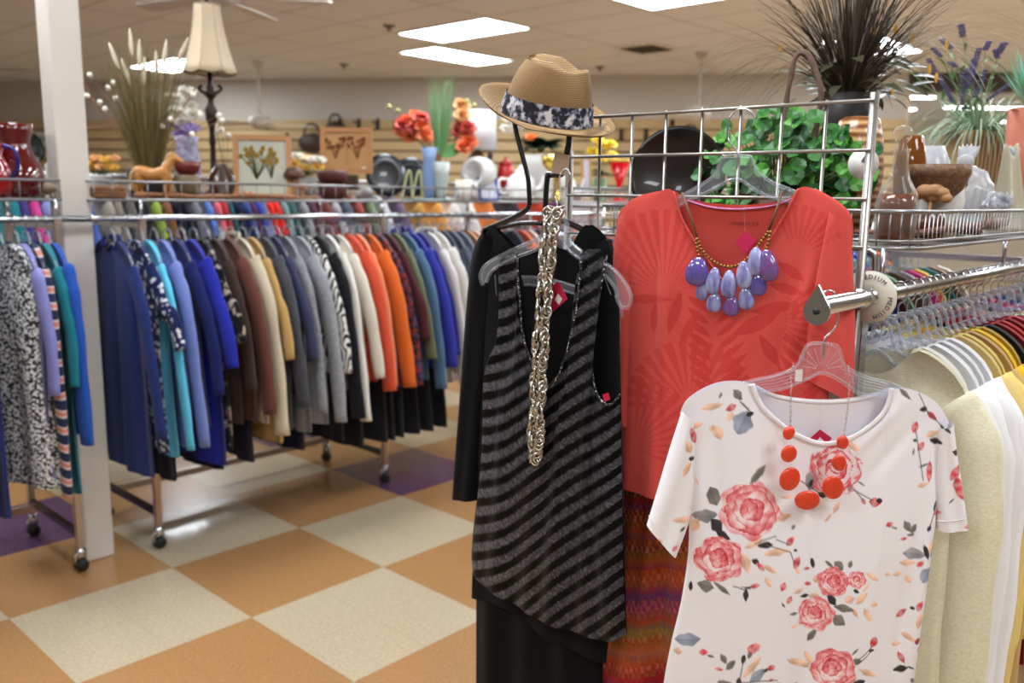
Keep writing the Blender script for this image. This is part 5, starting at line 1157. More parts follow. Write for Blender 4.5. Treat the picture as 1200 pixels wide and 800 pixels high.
# ---------------------------------------------------------------- striped tank top
FT = PF(uv(1.262, 1.12, 0), A - math.pi/2); FT.O.z = 1.4
def paint_tank(P):
    x, y = P[:, 0], P[:, 1]; m = np.interp(x, [560, 620, 665, 735], [.12, .34, .62, .7]); ph = np.interp(x, [560, 600, 640, 735], [0, 13, 37, 110])
    s = (y + ph + 3*np.sin(x*.05))/20.5; f = s % 1; stripe = (f < .5)
    h = (np.sin(np.floor(x/1.6)*12.9898 + np.floor(y/1.6)*78.233)*43758.5453) % 1
    g = np.where(stripe, .30 + .75*h**3, .0)*np.interp(x, [560, 640, 735], [1.8, 1.0, 1.1])  # metallic sheen painted into the stripes: sparkle flecks, brighter left side
    c = nlin((7, 7, 8))[None, :] + g[:, None]*nlin((96, 96, 102))[None, :]
    return c
TM = cloth('tank_stripe', (30, 30, 32), vcol=True, rough=.36, sheen=0, metal=.25)
t = thing('tank_top', 'black sleeveless top with shiny grey diagonal stripes hanging on the black frame', 'top', FT.O, FT.rz)
Lt = [(583, 297), (585, 350), (581, 400), (567, 440), (563, 540), (553, 640), (554, 668)]; Rt = [(727, 462), (729, 560), (733, 700), (735, 742)]; Bt = [(554, 668), (600, 700), (660, 730), (715, 747), (735, 742)]
traced('front', FT, [(583, 297), (594, 290), (607, 293), (608, 340), (616, 405), (640, 452), (660, 425), (674, 370), (682, 300), (697, 292), (711, 299), (700, 360), (693, 420), (700, 462), (714, 474), (727, 462)], Lt, Rt, Bt, 200, 260,
   lambda u, v, px, py: -.022*env(u)*min(1, .35 + v*1.5) + .005*math.sin(u*16 + v*2.5)*min(1, v*2) + .003*math.sin(u*34 - v*3), TM, t, paint_tank)
traced('back', FT, [(583, 297), (594, 290), (605, 292), (610, 330), (628, 362), (650, 368), (672, 352), (686, 312), (698, 292), (712, 300), (722, 350), (724, 400), (726, 440), (727, 462)], Lt, Rt, Bt, 50, 60,
   lambda u, v, px, py: .022*env(u)*min(1, .35 + v*1.5), BLKC, t)
b = MB()
b.tube([FT.L(px, py, -.012) for px, py in smooth2([(682, 300), (674, 370), (660, 425), (641, 453), (616, 405), (608, 340), (606, 296)], 6)], .0022, 6)
b.tube([FT.L(px, py, -.010) for px, py in smooth2([(711, 299), (700, 360), (693, 420), (700, 462), (714, 474), (727, 462)], 6)], .0022, 6)
b.build('neck_and_arm_binding', mat('beaded_binding', (60, 60, 64), .35, pat='voronoi', cols=[(14, 14, 16), (24, 24, 26), (220, 220, 224)], pos=[0, .7, .8], scale=420), t)
show_hanger('thick clear plastic hanger with notched curled ends holding the striped tank top', FT,
    [(566, 334), (563, 322), (572, 308), (600, 293), (628, 280), (642, 268), (643, 254), (650, 249), (660, 252), (665, 264), (668, 282), (690, 300), (715, 312), (732, 330), (740, 348), (736, 360), (727, 358), (722, 346)],
    [(570, 330), (578, 316), (604, 302), (632, 290), (648, 272), (656, 274), (668, 294), (690, 310), (708, 322), (720, 336), (724, 348)],
    [(652, 262), (653, 240), (650, 228), (654, 214), (658, 203), (664, 198), (668, 206), (663, 218)], ridges=[[(582, 346), (580, 322)], [(706, 318), (716, 345)]], rt=.0032)
FK = PF(FB.O - FB.ey*.034, FB.rz)
show_hanger('clear plastic clip hanger behind the striped tank top, holding the black skirt', FK,
    [(596, 324), (640, 326), (690, 340), (716, 346), (727, 356), (729, 372)], [(596, 333), (640, 336), (690, 349), (712, 354), (720, 362), (722, 374)],
    [(655, 345), (648, 328), (652, 300), (646, 285)], rt=.0022)
cl = thing('hanger_clip', 'grey and clear plastic clip gripping the waistband of the black skirt', 'clip', FK.O, FK.rz)
b = MB(); b.plate([FK.L(px, py, -.008) for px, py in ((699, 358), (709, 359), (707, 392), (697, 391))], (0, 1, 0), .004); b.build('jaw', mat('clip_grey', (150, 152, 156), .4, pat='wave', dir='Z', cols=[(110, 112, 116), (176, 178, 182)], scale=140), cl, smooth=False)
b = MB(); b.plate([FK.L(px, py, -.004) for px, py in ((709, 366), (724, 364), (726, 386), (711, 380))], (0, 1, 0), .008); b.build('body', CLEAR, cl, smooth=False)
t = thing('black_skirt', 'long plain black skirt with a slanting hem layer under the striped tank top', 'skirt', FK.O, FK.rz)
for sg in (-1, 1):
    traced('front' if sg < 0 else 'back', FK, [(585, 385), (650, 388), (722, 384)], [(585, 385), (570, 500), (557, 640), (554, 700)], [(722, 384), (724, 500), (722, 640), (712, 776)], [(554, 700), (600, 712), (650, 748), (712, 776)], 40, 60,
       lambda u, v, px, py, sg=sg: sg*(.010*env(u)) - .004 + .004*math.sin(u*19)*min(1, v*2), BLKC, t)
price_tag('crimson hang tag with a white diamond sticker at the neck of the striped tank top', PF(FT.O, FT.rz), [(644, 336), (655, 330), (665, 350), (648, 365)], -.018, mat('tag_crimson', (190, 24, 66), .5), [(650, 333), (652, 300)], [(650, 351), (654, 344), (659, 350), (655, 357)])
price_tag('small red tag in the arm opening of the striped tank top', PF(FT.O, FT.rz), [(706, 462), (713, 460), (715, 468), (708, 471)], -.03, mat('tag_crimson'))
# chunky chain
t = thing('chain_belt', 'chunky silver chain looped over the hanger and hanging down the striped tank top', 'chain', FT.O, FT.rz)
SIL = mat('silver_links', (196, 192, 182), .2, 1)
path = resample(smooth2([(647, 250), (645, 268), (641, 300), (638, 340), (634, 390), (632, 430), (629, 480), (627, 520), (627, 540)]), 60)
def ring(b, c, a, e, rx, rz_, r, n=14):
    b.tube([c + a*(rx*math.cos(2*math.pi*i/n)) + e*(rz_*math.sin(2*math.pi*i/n)) for i in range(n)], r, 6, closed=True)
b = MB(); rnd = random.Random(2)
for side in (-1, 1):
    for i, p in enumerate(path[:-1]):
        q = FT.L(p.x + side*4.6 + 1.2*math.sin(i*.6 + side), p.y, -.034 + .003*math.sin(i)); tw = rnd.uniform(-.5, .5) + (1.25 if (i//2) % 2 else .25)*side
        ring(b, q, Vector((math.cos(tw), math.sin(tw), .1*side)), Vector((.12*math.sin(i), .1, 1)).normalized(), .0084, .0108, .0029)
for k_ in range(4):
    a = math.pi*k_/3; q = FT.L(651 + 8*math.cos(a), 251 - 8*math.sin(a), -.028); ring(b, q, Vector((math.sin(a), .3, math.cos(a))).normalized(), Vector((0, 1, .2)).normalized(), .0085, .006, .0021)
q = FT.L(627, 541, -.034); ring(b, q, Vector((1, 0, 0)), Vector((0, .1, 1)).normalized(), .0085, .0062, .0022)
b.build('links', SIL, t)
# ---------------------------------------------------------------- white floral t-shirt, front right
FW = PF(uv(1.31, VR, 1.3), 0.0)
def floral_elements():
    E_ = []
    def rose(x, y, r, ang=0, pale=.0): E_.append(('rose', x, y, r, ang, pale))
    def leaf(x, y, l, w, ang, c): E_.append(('leaf', x, y, l, w, ang, c))
    def line(x0, y0, x1, y1, c=(96, 92, 92), w=.8): E_.append(('line', x0, y0, x1, y1, c, w))
    G, D, B_, P, K = (124, 120, 116), (58, 54, 56), (150, 160, 178), (238, 198, 172), (212, 70, 84)
    for q in ((885, 552, 30, 9, 48, G), (834, 578, 24, 17, -70, G), (824, 600, 30, 15, 5, (140, 138, 142)), (837, 611, 20, 14, -50, D), (868, 493, 30, 24, 65, B_), (877, 483, 10, 7, 20, D), (863, 461, 16, 10, -50, G), (871, 474, 22, 3, -45, G), (843, 462, 8, 3, 70, G),
              (855, 476, 15, 8, 30, K), (833, 475, 28, 8, 15, P), (854, 486, 12, 8, 60, P), (840, 505, 17, 13, -70, P), (833, 500, 10, 6, 60, P), (815, 497, 16, 8, 20, P), (810, 507, 24, 9, -70, K), (804, 519, 16, 10, -70, P), (808, 533, 9, 6, 0, D), (802, 545, 22, 7, 60, P), (815, 561, 9, 4, -60, P), (798, 603, 28, 8, 5, P), (813, 612, 18, 10, 70, P), (797, 614, 9, 4, 40, D),
              (914, 601, 20, 8, 20, P), (918, 578, 16, 5, 5, P), (925, 612, 8, 4, 50, G), (948, 559, 26, 16, 75, (150, 148, 150)), (947, 563, 12, 6, 60, D), (960, 576, 11, 8, -20, D), (976, 590, 18, 6, 60, P), (966, 602, 14, 4, 50, P), (997, 521, 16, 9, -30, P), (1020, 584, 14, 11, -10, K), (1025, 582, 8, 6, 0, D), (1007, 583, 9, 5, -60, K), (992, 568, 10, 7, 80, D), (1005, 563, 12, 2.5, -35, G),
              (1036, 609, 10, 7, 20, K), (1042, 613, 9, 3, -15, G), (1058, 612, 16, 9, -60, G), (1066, 615, 12, 8, 60, G), (1058, 460, 20, 6, -45, G), (1080, 478, 10, 7, 10, D), (1090, 486, 17, 7, -42, (180, 60, 70)), (1103, 500, 10, 4, -50, D), (1070, 499, 15, 8, 70, K), (1069, 514, 6, 4, 0, D), (1076, 521, 14, 7, 55, K), (1093, 515, 14, 8, -15, D), (1090, 507, 18, 8, 20, P), (1067, 527, 10, 3, 80, G), (1079, 543, 14, 3, 20, D), (1086, 550, 26, 8, 85, K), (1078, 565, 16, 6, 15, P), (1092, 590, 14, 4, 70, D), (1094, 598, 9, 6, 30, K), (1084, 615, 9, 5, 60, D),
              (1113, 526, 12, 7, -20, D), (1112, 549, 22, 10, 60, K), (1116, 566, 30, 12, -75, K), (1121, 575, 18, 5, -75, K), (1108, 582, 10, 2.5, 40, G), (1127, 612, 10, 5, 0, K),
              (844, 622, 20, 9, -30, D), (824, 680, 19, 14, -10, G), (842, 682, 25, 6, -38, G), (808, 683, 12, 5, 85, D), (869, 688, 18, 6, 88, D), (879, 678, 14, 6, 12, K), (872, 680, 6, 4, 0, D), (869, 652, 24, 12, -75, P), (879, 630, 26, 8, 25, P), (892, 632, 20, 8, 3, D), (905, 640, 32, 9, 10, P), (880, 650, 10, 7, -20, D), (886, 656, 14, 6, -45, K), (897, 659, 18, 7, -30, P), (895, 674, 14, 7, -60, P), (921, 628, 14, 8, 50, K), (928, 652, 16, 9, 65, K), (929, 661, 8, 6, -60, P), (927, 638, 5, 4, 0, D),
              (912, 679, 12, 7, 70, K), (919, 694, 11, 6, 60, K), (912, 700, 8, 3, -60, G), (924, 710, 11, 4, 10, G), (925, 724, 10, 4, 20, P), (946, 736, 18, 8, 55, G), (940, 659, 9, 4, 10, K), (947, 653, 13, 6, -80, D), (941, 676, 10, 5, -10, K), (937, 690, 12, 5, 8, D), (930, 684, 14, 5, 25, P), (948, 690, 14, 6, 10, P), (952, 671, 12, 8, 30, P),
              (804, 744, 30, 15, 12, B_), (793, 759, 10, 7, 0, P), (821, 756, 11, 8, 10, K), (829, 760, 9, 4, -15, G), (844, 763, 14, 7, -60, G), (852, 770, 16, 8, 50, G), (876, 750, 15, 11, 60, K), (881, 748, 10, 9, 20, (230, 140, 145)), (873, 757, 9, 6, 70, G), (866, 762, 12, 6, 80, D), (876, 771, 34, 8, 48, P), (882, 781, 24, 12, 40, B_), (898, 772, 11, 7, 30, K), (892, 775, 8, 4, 40, D), (861, 789, 13, 6, 85, D), (848, 795, 26, 13, -30, G), (839, 775, 11, 4, -10, K), (903, 793, 16, 8, 30, P), (898, 786, 7, 4, 30, K), (930, 767, 32, 9, -18, P), (942, 762, 16, 9, -60, P), (941, 771, 8, 6, 0, (110, 80, 90)), (925, 796, 18, 7, 60, P),
              (977, 656, 14, 11, -50, G), (966, 654, 12, 5, -40, G), (990, 654, 9, 6, 70, G), (947, 653, 12, 5, -80, D), (1015, 668, 18, 6, -35, P), (988, 694, 13, 9, 20, P), (1002, 692, 20, 8, 45, P), (1009, 711, 18, 9, -60, P), (1017, 700, 10, 7, 0, P), (994, 708, 14, 5, -60, P), (1007, 680, 14, 4, 50, P), (982, 704, 24, 9, -10, G), (968, 694, 18, 9, -55, D), (976, 718, 18, 13, -35, G), (946, 735, 16, 6, 50, G), (996, 684, 8, 5, -30, D),
              (1017, 744, 14, 11, 60, (196, 50, 56)), (1014, 753, 9, 4, 0, D), (996, 764, 12, 8, 10, G), (994, 753, 14, 2.5, 50, G), (1009, 778, 28, 7, -28, P), (998, 789, 18, 8, 18, D), (939, 771, 12, 6, 0, P), (994, 797, 16, 6, 0, B_),
              (1065, 644, 28, 14, -8, (160, 160, 168)), (1080, 642, 18, 7, -75, D), (1087, 636, 16, 9, 60, P), (1098, 632, 16, 7, -50, K), (1058, 654, 22, 8, -5, P), (1073, 656, 11, 6, 45, K), (1080, 669, 20, 17, 55, B_), (1092, 642, 20, 9, 45, B_), (1046, 666, 12, 6, 10, P), (1034, 666, 9, 5, 0, P), (1060, 674, 12, 9, -50, P), (1051, 713, 17, 8, 30, K), (1072, 704, 14, 8, 60, K), (1064, 707, 6, 4, 0, D), (1072, 722, 20, 9, 75, P), (1080, 725, 11, 6, 80, D), (1045, 748, 14, 6, 0, P), (1059, 740, 20, 7, -30, P), (1071, 746, 11, 8, 0, (180, 50, 66)), (1051, 764, 16, 7, -60, K), (1050, 777, 19, 8, 10, D), (1062, 776, 14, 2.5, -25, D), (1074, 757, 10, 5, 40, K), (1066, 793, 11, 6, -40, G), (1053, 626, 10, 4, 10, K), (1062, 622, 12, 4, 0, G), (788, 636, 9, 6, 40, K), (772, 628, 8, 4, -40, P)):
        leaf(*q)
    for q in ((992, 568, 1018, 582), (994, 566, 1007, 582), (1075, 460, 1084, 480), (1084, 480, 1104, 500), (864, 680, 876, 679), (855, 679, 869, 683), (893, 632, 921, 640), (921, 640, 926, 655), (905, 626, 921, 632), (997, 762, 1016, 748), (1000, 764, 1014, 754), (880, 630, 905, 622), (1085, 612, 1094, 590), (1070, 500, 1078, 560), (861, 789, 905, 786), (862, 786, 866, 764), (960, 576, 935, 560)): line(*q)
    rose(875, 593, 35, .3); rose(839, 649, 28, 1.6); rose(970, 674, 18.5, .9); rose(997, 671, 11, 2.2); rose(950, 711, 21.5, 2.6); rose(970, 774, 26, 3.9); rose(976, 548, 31, 5.0, .45)
    # repeats beyond the lower edge of the picture
    for q in ((840, 830, 30, 12, 20, G), (1020, 830, 30, 12, -30, G), (1050, 840, 20, 9, 30, P)): leaf(*q)
    rose(870, 850, 28, .3); rose(1040, 870, 24, 2)
    return E_
EL = floral_elements()
def paint_floral(P):
    x, y = P[:, 0], P[:, 1]; c = np.tile(nlin((240, 237, 242)), (len(P), 1))
    for e in EL:
        if e[0] == 'leaf':
            _, cx, cy, l, w, ang, col = e; q = math.radians(ang); dx, dy = x-cx, cy-y
            near = (np.abs(dx) < l) & (np.abs(dy) < l)
            if not near.any(): continue
            u_ = dx*math.cos(q) + dy*math.sin(q); v_ = -dx*math.sin(q) + dy*math.cos(q)
            hw = w/2*np.clip(1 - np.abs(2*u_/l)**2, 0, 1)*(1 + .10*np.sin(u_*.5 + cx)); a = np.clip((hw - np.abs(v_))*1.4 + .2, 0, 1)*near
            sh = 1 + .16*np.sin(u_*.25 + cy) + .10*np.sign(v_); tex = np.clip(nlin(col)[None, :]*sh[:, None], 0, 1)
            pale = (.35*(.5 + .5*np.sin(u_*.6 + cx)))[:, None]; tex = tex*(1-pale) + nlin((244, 226, 224))*pale if col[0] > 180 and col[1] < 100 else tex
            vein = (np.abs(v_) < .5)[:, None]*.25 if col[0] < 170 else 0
            tex = tex*(1-vein)
            c = c*(1 - a[:, None]) + tex*a[:, None]
        elif e[0] == 'line':
            _, x0, y0, x1, y1, col, w = e; d = np.array((x1-x0, y1-y0), float); L_ = np.hypot(*d); t_ = np.clip(((x-x0)*d[0] + (y-y0)*d[1])/L_**2, 0, 1)
            ds = np.hypot(x - x0 - d[0]*t_, y - y0 - d[1]*t_); a = np.clip((w - ds) + .3, 0, 1)[:, None]; c = c*(1-a) + nlin(col)*a
        else:
            _, cx, cy, r, ang, pale = e; dx, dy = x-cx, (y-cy)*1.08; rho = np.hypot(dx, dy)
            if not (rho < r*1.3).any(): continue
            th = np.arctan2(dy, dx); R_ = r*(1 + .06*np.sin(5*th + ang*3) + .04*np.sin(9*th + ang)); tt = rho/R_
            # overlapping petals, outer rows first: pale towards the heart, deep coral at the rim
            rs = np.random.RandomState(int(ang*100) + 1); v_ = np.full(len(x), .25)
            for rad, n_, sz in ((.72, 6, .46), (.52, 6, .42), (.34, 5, .33), (.18, 4, .24), (.03, 2, .17)):
                p0 = rs.uniform(0, 6.28)
                for j_ in range(n_):
                    pa = p0 + 6.283*j_/n_ + rs.uniform(-.25, .25); bs = rs.uniform(-.22, .3); szz = sz*rs.uniform(.85, 1.15)
                    ox, oy = dx/r - rad*math.cos(pa) - .08*math.cos(ang), dy/r - rad*math.sin(pa) + .06
                    ra = ox*math.cos(pa) + oy*math.sin(pa); tb = -ox*math.sin(pa) + oy*math.cos(pa)
                    ra = ra/szz + .12*np.sin(tb*9 + ang); tb = tb/(szz*1.3); q_ = ra**2 + tb**2; ins = q_ < 1
                    val = .12 + bs*.6 + .62*np.clip(ra*.5 + .5, 0, 1)**2.2 + .10*np.sin(tb*8 + ra*2 + j_) + .55*np.clip((q_ - .8)/.2, 0, 1)*(ra > -.2) + (.3 if rad < .25 else 0)
                    v_ = np.where(ins, val, v_)
            v_ = np.clip(v_*1.02 - .55*np.exp(-(((dx + .25*r)/(.38*r))**2 + ((dy - .3*r)/(.26*r))**2)) - .03, 0, 1)
            lo, md, hi = nlin((250, 230, 232)), nlin((236, 140, 146)), nlin((204, 52, 62))
            v3 = v_[:, None]; col = np.where(v3 < .5, lo + (md-lo)*v3*2, md + (hi-md)*(v3*2-1))
            a = np.clip((1 - tt)*r*.9, 0, 1)[:, None]
            if pale: a = a*(.35 + .65*(v3 > .5))
            c = c*(1-a) + col*a
    return c
FM = cloth('floral_jersey', (240, 237, 242), vcol=True, rough=.7, sheen=.1); FM2 = cloth('jersey_white', (236, 230, 236), rough=.7, sheen=.1)
t = thing('floral_t_shirt', 'white short sleeved t-shirt with coral roses and grey leaves, nearest outfit', 'shirt', FW.O, FW.rz)
Lf = [(797, 484), (803, 520), (806, 580), (807, 640), (799, 700), (787, 752), (778, 800), (770, 870)]; Rf = [(1112, 494), (1101, 540), (1096, 600), (1084, 690), (1076, 750), (1070, 800), (1066, 870)]; Bf = [(770, 870), (860, 884), (960, 884), (1066, 870)]
def dF(sg):
    def f(u, v, px, py):
        e = env(u); g = min(1, .3 + v*1.6)
        def crease(x0, y0, x1, y1, w, a):
            dx, dy = x1-x0, y1-y0; L_ = math.hypot(dx, dy); q = ((px-x0)*dx + (py-y0)*dy)/L_**2
            if q < -.1 or q > 1.1: return 0
            d = abs((px-x0)*dy - (py-y0)*dx)/L_; return a*math.exp(-(d/w)**2)*math.sin(math.pi*min(1, max(0, (q+.1)/1.2)))
        cr = crease(1055, 470, 985, 540, 7, -.005) + crease(1075, 490, 1010, 560, 8, .004) + crease(1095, 560, 1060, 800, 9, -.006) + crease(1075, 600, 1040, 800, 9, .005) + crease(950, 620, 930, 860, 12, .005) + crease(880, 640, 862, 860, 14, -.005) + crease(820, 520, 826, 700, 8, -.005) + crease(835, 500, 845, 640, 9, .004) + crease(1000, 690, 1010, 870, 12, -.005)
        return sg*(.026*e*g) + (cr + .0022*math.sin(u*23 + v*2)*v if sg < 0 else 0)
    return f
NF = [(881, 450), (888, 468), (900, 484), (930, 508), (965, 520), (1000, 512), (1030, 490), (1041, 472), (1045, 455)]
traced('front', FW, [(797, 484), (806, 468), (830, 453), (855, 447)] + NF + [(1070, 457), (1095, 470), (1112, 494)], Lf, Rf, Bf, 300, 330, dF(-1), FM, t, paint_floral)
traced('back', FW, [(797, 484), (806, 468), (830, 453), (855, 447), (881, 450), (905, 461), (935, 467), (965, 469), (1000, 467), (1030, 460), (1045, 455), (1070, 457), (1095, 470), (1112, 494)], Lf, Rf, Bf, 80, 80, dF(1), FM2, t)
b = MB(); b.tube([FW.L(px, py, -.0098) for px, py in smooth2(NF, 6)], .0042, 8, flat=.45, up=(0, 1, 0)); b.build('neck_band', mat('cloth_jersey_band', (236, 232, 236), .7), t)
b = MB(); b.tube([FW.L(px, py, .0085) for px, py in smooth2([(881, 451), (905, 463), (935, 469), (965, 471), (1000, 469), (1030, 462), (1045, 456)], 6)], .0036, 8, flat=.45, up=(0, 1, 0)); b.build('back_neck_band', mat('cloth_jersey_band'), t)
sleeveT('sleeve', FW, [(799, 481), (786, 520), (772, 565), (757, 613)], [(812, 492), (812, 540), (808, 600), (791, 651)], .017, FM, t, -.006, paint_floral, 60, 110)
sleeveT('sleeve', FW, [(1114, 493), (1119, 530), (1125, 570), (1131, 616)], [(1098, 500), (1096, 540), (1096, 580), (1097, 619)], .017, FM, t, -.004, paint_floral, 50, 100)
for P in ([(760, 604), (776, 626), (794, 642)], [(1097, 610), (1114, 611), (1130, 608)]): MB().tube([FW.L(px, py, -.021) for px, py in P], .0008, 5).build('hem_seam', mat('cloth_jersey_band'), t)
rid = []
for i in range(11):
    a = math.radians(200 - 22*i)
    if -10 < math.degrees(a) < 190: rid.append([(963 + 7*math.cos(a), 432 - 5*math.sin(a)), (963 + 24*math.cos(a), 430 - 24*math.sin(a)*(1 if math.sin(a) > 0 else .4))])
for k_ in range(4): rid += [[(940 - 4*k_, 432 + 5*k_), (908, 441 + 4*k_), (885, 446 + 3*k_)], [(986 + 4*k_, 432 + 5*k_), (1012, 442 + 4*k_), (1040, 450 + 3*k_)]]
show_hanger('clear ribbed plastic hanger holding the white floral t-shirt, hooked on the chrome rail end', FW,
    [(830, 466), (870, 449), (905, 441), (932, 430), (941, 414), (947, 404), (962, 402), (980, 405), (985, 414), (992, 430), (1015, 442), (1050, 452), (1095, 475)],
    [(832, 474), (880, 460), (915, 456), (945, 444), (964, 437), (985, 446), (1010, 462), (1050, 465), (1092, 483)],
    [(965, 420), (966, 398), (973, 390), (981, 380), (982, 366), (981, 350), (975, 341), (966, 342), (962, 352)], ridges=rid, y=.0)
MB().box(FW.L(936, 440, -.0025), (.011, .001, .018)).build('sticker', CERW, t, smooth=False)
price_tag('crimson diamond tag with a white centre inside the neck of the floral t-shirt', FW, [(943, 519), (961, 503), (975, 513), (958, 534)], .004, mat('tag_crimson'), [(961, 503), (962, 470)], [(956, 518), (961, 512), (966, 517), (961, 523)])
t = thing('necklace', 'necklace of seven orange red oval beads on a silver chain over the floral t-shirt', 'necklace', FW.O, FW.rz)
b = MB()
for P in ([(930, 427), (927, 438), (927, 465), (926, 499)], [(994, 430), (996, 442), (994, 475), (989, 510)]):
    q = resample(P, 26)
    for i, p in enumerate(q): c = FW.L(p.x, p.y, -.012 - .014*min(1, i/12)); tw = 1.3 if i % 2 else .1; ring(b, c, Vector((math.cos(tw), math.sin(tw), 0)), Vector((0, 0, 1)), .0015, .0024, .0005, 8)
b.build('chain', SIL, t)
OB = mat('orange_bead', (216, 62, 34), .28, coat=.5)
for x, y, w, h in ((924.5, 507, 14.5, 17.5), (924.5, 531.5, 19.5, 21.5), (925.5, 561, 25, 30), (946, 586, 31, 24.5), (976, 571, 26, 30), (983.5, 542, 17.5, 21), (987.5, 518, 14.5, 17.5)):
    c = FW.L(x, y, -.036); k = 1.3/1020
    MB().ball(c, 1, 22, (w*k/2, .005, h*k/2), M=Matrix.Rotation(.25 if x < 930 else -.3 if x > 970 else 0, 3, 'Y')).build('oval_bead', OB, t)

# ================================================================ ORNAMENTS IN THE RIGHT BASKET
BS = 1.457
def safe_u(px, u, v=.578):
    r = ray(px, 240); return max(u, v*r.dot(U)/r.dot(V)) if px > 1060 else u
def spotR(px, u):
    u = safe_u(px, u); r = ray(px, 240); d = u/r.dot(U); p = C0 + r*d; return Vector((p.x, p.y, BS)), d/F
def H_(px, py, u):
    u = safe_u(px, u); return on_pl(px, py, U*u, U).z - BS      # height above the basket seen at that pixel
# black tray
p, k = spotR(793, 1.72); ht = H_(793, 148, 1.72)
t = thing('round_tray', 'large round black lacquer tray leaning behind the wire grid', 'tray', p, A - math.pi/2 + .35); M_ = Matrix.Rotation(math.pi/2 - .1, 3, 'X'); r = .108
MB().lathe([(0, 0), (r*.93, 0), (r, .012), (r, .015), (r*.92, .005), (0, .005)], 56, (0, 0, ht - r), M=M_).build('tray', mat('black_brown_lacquer', (22, 17, 15), .3, coat=.4, pat='noise', cols=[(14, 13, 13), (40, 26, 18)], pos=[.4, .75], scale=6), t)
MB().tube([(0, -.03, .02), (0, .0, 0), (0, .07, 0), (0, .03, .08)], .003, 6).build('easel', BLACKM, t)
# ivy in a basket
p, k = spotR(912, 1.80); rnd = random.Random(31)
t = thing('ivy_basket', 'bright green leafy ivy plant in a brown twig basket with a twisted hoop handle', 'plant', p, A - math.pi/2)
bk = MB()
for i in range(7): bk.tube([((.062 + .004*i)*1.15*math.cos(a), (.05 + .003*i)*math.sin(a), .006 + .012*i + .003*math.sin(5*a + i)) for a in [2*math.pi*q/30 for q in range(30)]], .0065, 6, closed=True)
bk.lathe([(0, .004), (.07, .004), (.08, .07), (.06, .06), (0, .06)], 20); bk.build('basket', mat('twig_brown', (74, 46, 34), .75, pat='noise', cols=[(44, 28, 22), (104, 68, 50)], scale=90), t)
zt_ = H_(945, 64, 1.8); hd = MB(); Xv = Vector((math.cos(A - math.pi/2), math.sin(A - math.pi/2), 0))
def hp(px, py): w = on_pl(px, py, U*1.8, U) - p; return Vector((w.dot(Xv), -.02, w.z))
for s in (0, 1, 2): hd.tube(bez([hp(928 + s, 190), hp(927 - s, 130), hp(931 + s, 90), hp(938, 68 - s), hp(950, 63 + s), hp(960 - s, 80), hp(966 + s, 110), hp(962 - s, 150), hp(958 + s, 190)], 6), .005, 7)
hd.build('handle', mat('twig_handle', (92, 66, 54), .7, pat='noise', cols=[(60, 42, 34), (120, 92, 76)], scale=60), t)
lf = [MB(), MB(), MB()]; st = MB()
for i in range(380):
    while True:
        x, z = rnd.uniform(-.16, .2), rnd.uniform(.0, .27)
        if ((x - .01)/.175)**2 + ((z - .12)/.14)**2 < 1 and not (z < .05 and -.1 < x < .06 and rnd.random() < .8): break
    y = rnd.uniform(-.085, .075); s_ = rnd.choice((1, 1, 1.3, .8))
    n_ = Vector((rnd.uniform(-.6, .6), -1, rnd.uniform(.2, 1.2))); d_ = Vector((rnd.uniform(-1, 1), rnd.uniform(-.4, .2), rnd.uniform(-1, .6)))
    c = Vector((x, y, z)); m_ = lf[rnd.choice((0, 0, 1, 2))]; d_ = (d_ - n_*d_.dot(n_)/n_.length_squared).normalized(); sd = n_.normalized().cross(d_); r_ = .0165*s_
    pts = [c - n_.normalized()*.003] + [c + (d_*math.cos(a)*(1 - .25*(abs(a) > 2.8)) + sd*math.sin(a))*r_ + n_.normalized()*.003*math.sin(a*3) for a in [math.pi*2*j/9 - math.pi for j in range(9)]]
    m_.add(pts, [(0, 1 + j, 1 + (j+1) % 9) for j in range(9)]); 
    if i % 3 == 0: st.tube([c, c*.6 + Vector((0, 0, .03)), (c.x*.3, c.y*.3, .06)], .0011, 4)
for m_, nm, cc in zip(lf, range(3), ((46, 108, 42), (78, 148, 54), (30, 78, 40))): m_.build('leaves', mat('ivy_green_%d' % nm, cc, .45), t, smooth=False)
st.build('stems', mat('ivy_stem', (110, 120, 60), .6), t)
# dark ornamental grass
p, k = spotR(985, 2.15); rnd = random.Random(32); z0 = H_(985, 112, 2.15)
t = thing('dark_grass_plant', 'large spray of dark brown ornamental grass with grey green leaves, rising out of the picture', 'plant', p, A - math.pi/2)
MB().lathe([(0, 0), (.04, 0), (.058, z0*.8), (.066, z0), (.056, z0), (0, z0*.9)], 24).build('pot', mat('pot_charcoal', (44, 40, 38), .5), t)
g = [MB(), MB(), MB()]
for i in range(420):
    a = rnd.uniform(0, 6.28); sp = abs(rnd.gauss(0, .5)); q = rnd.random()
    g[0 if q < .6 else 1 if q < .9 else 2].blade((.03*math.cos(a)*rnd.random(), .03*math.sin(a)*rnd.random(), z0 - .01), (math.cos(a)*sp, math.sin(a)*sp, 1), rnd.uniform(.16, .4), .0042, rnd.uniform(.2, 1.6), 9, side=(1, rnd.uniform(-.6, .6), 0))
for i in range(110):
    a = rnd.choice((0, math.pi)) + rnd.uniform(-.7, .7); g[2 if i % 4 == 0 else 1].blade((0, 0, z0), (math.cos(a)*rnd.uniform(.35, .8), math.sin(a)*.4, 1), rnd.uniform(.3, .52), .0022, rnd.uniform(1.4, 2.8), 12, side=(0, 1, 0) if i % 2 else (1, 0, 0))
for m_, cc, nm in zip(g, ((46, 38, 30), (78, 68, 54), (150, 146, 136)), ('dark', 'brown', 'silver')): m_.build('grass_blades', mat('grass_' + nm, cc, .5), t)
l = MB()
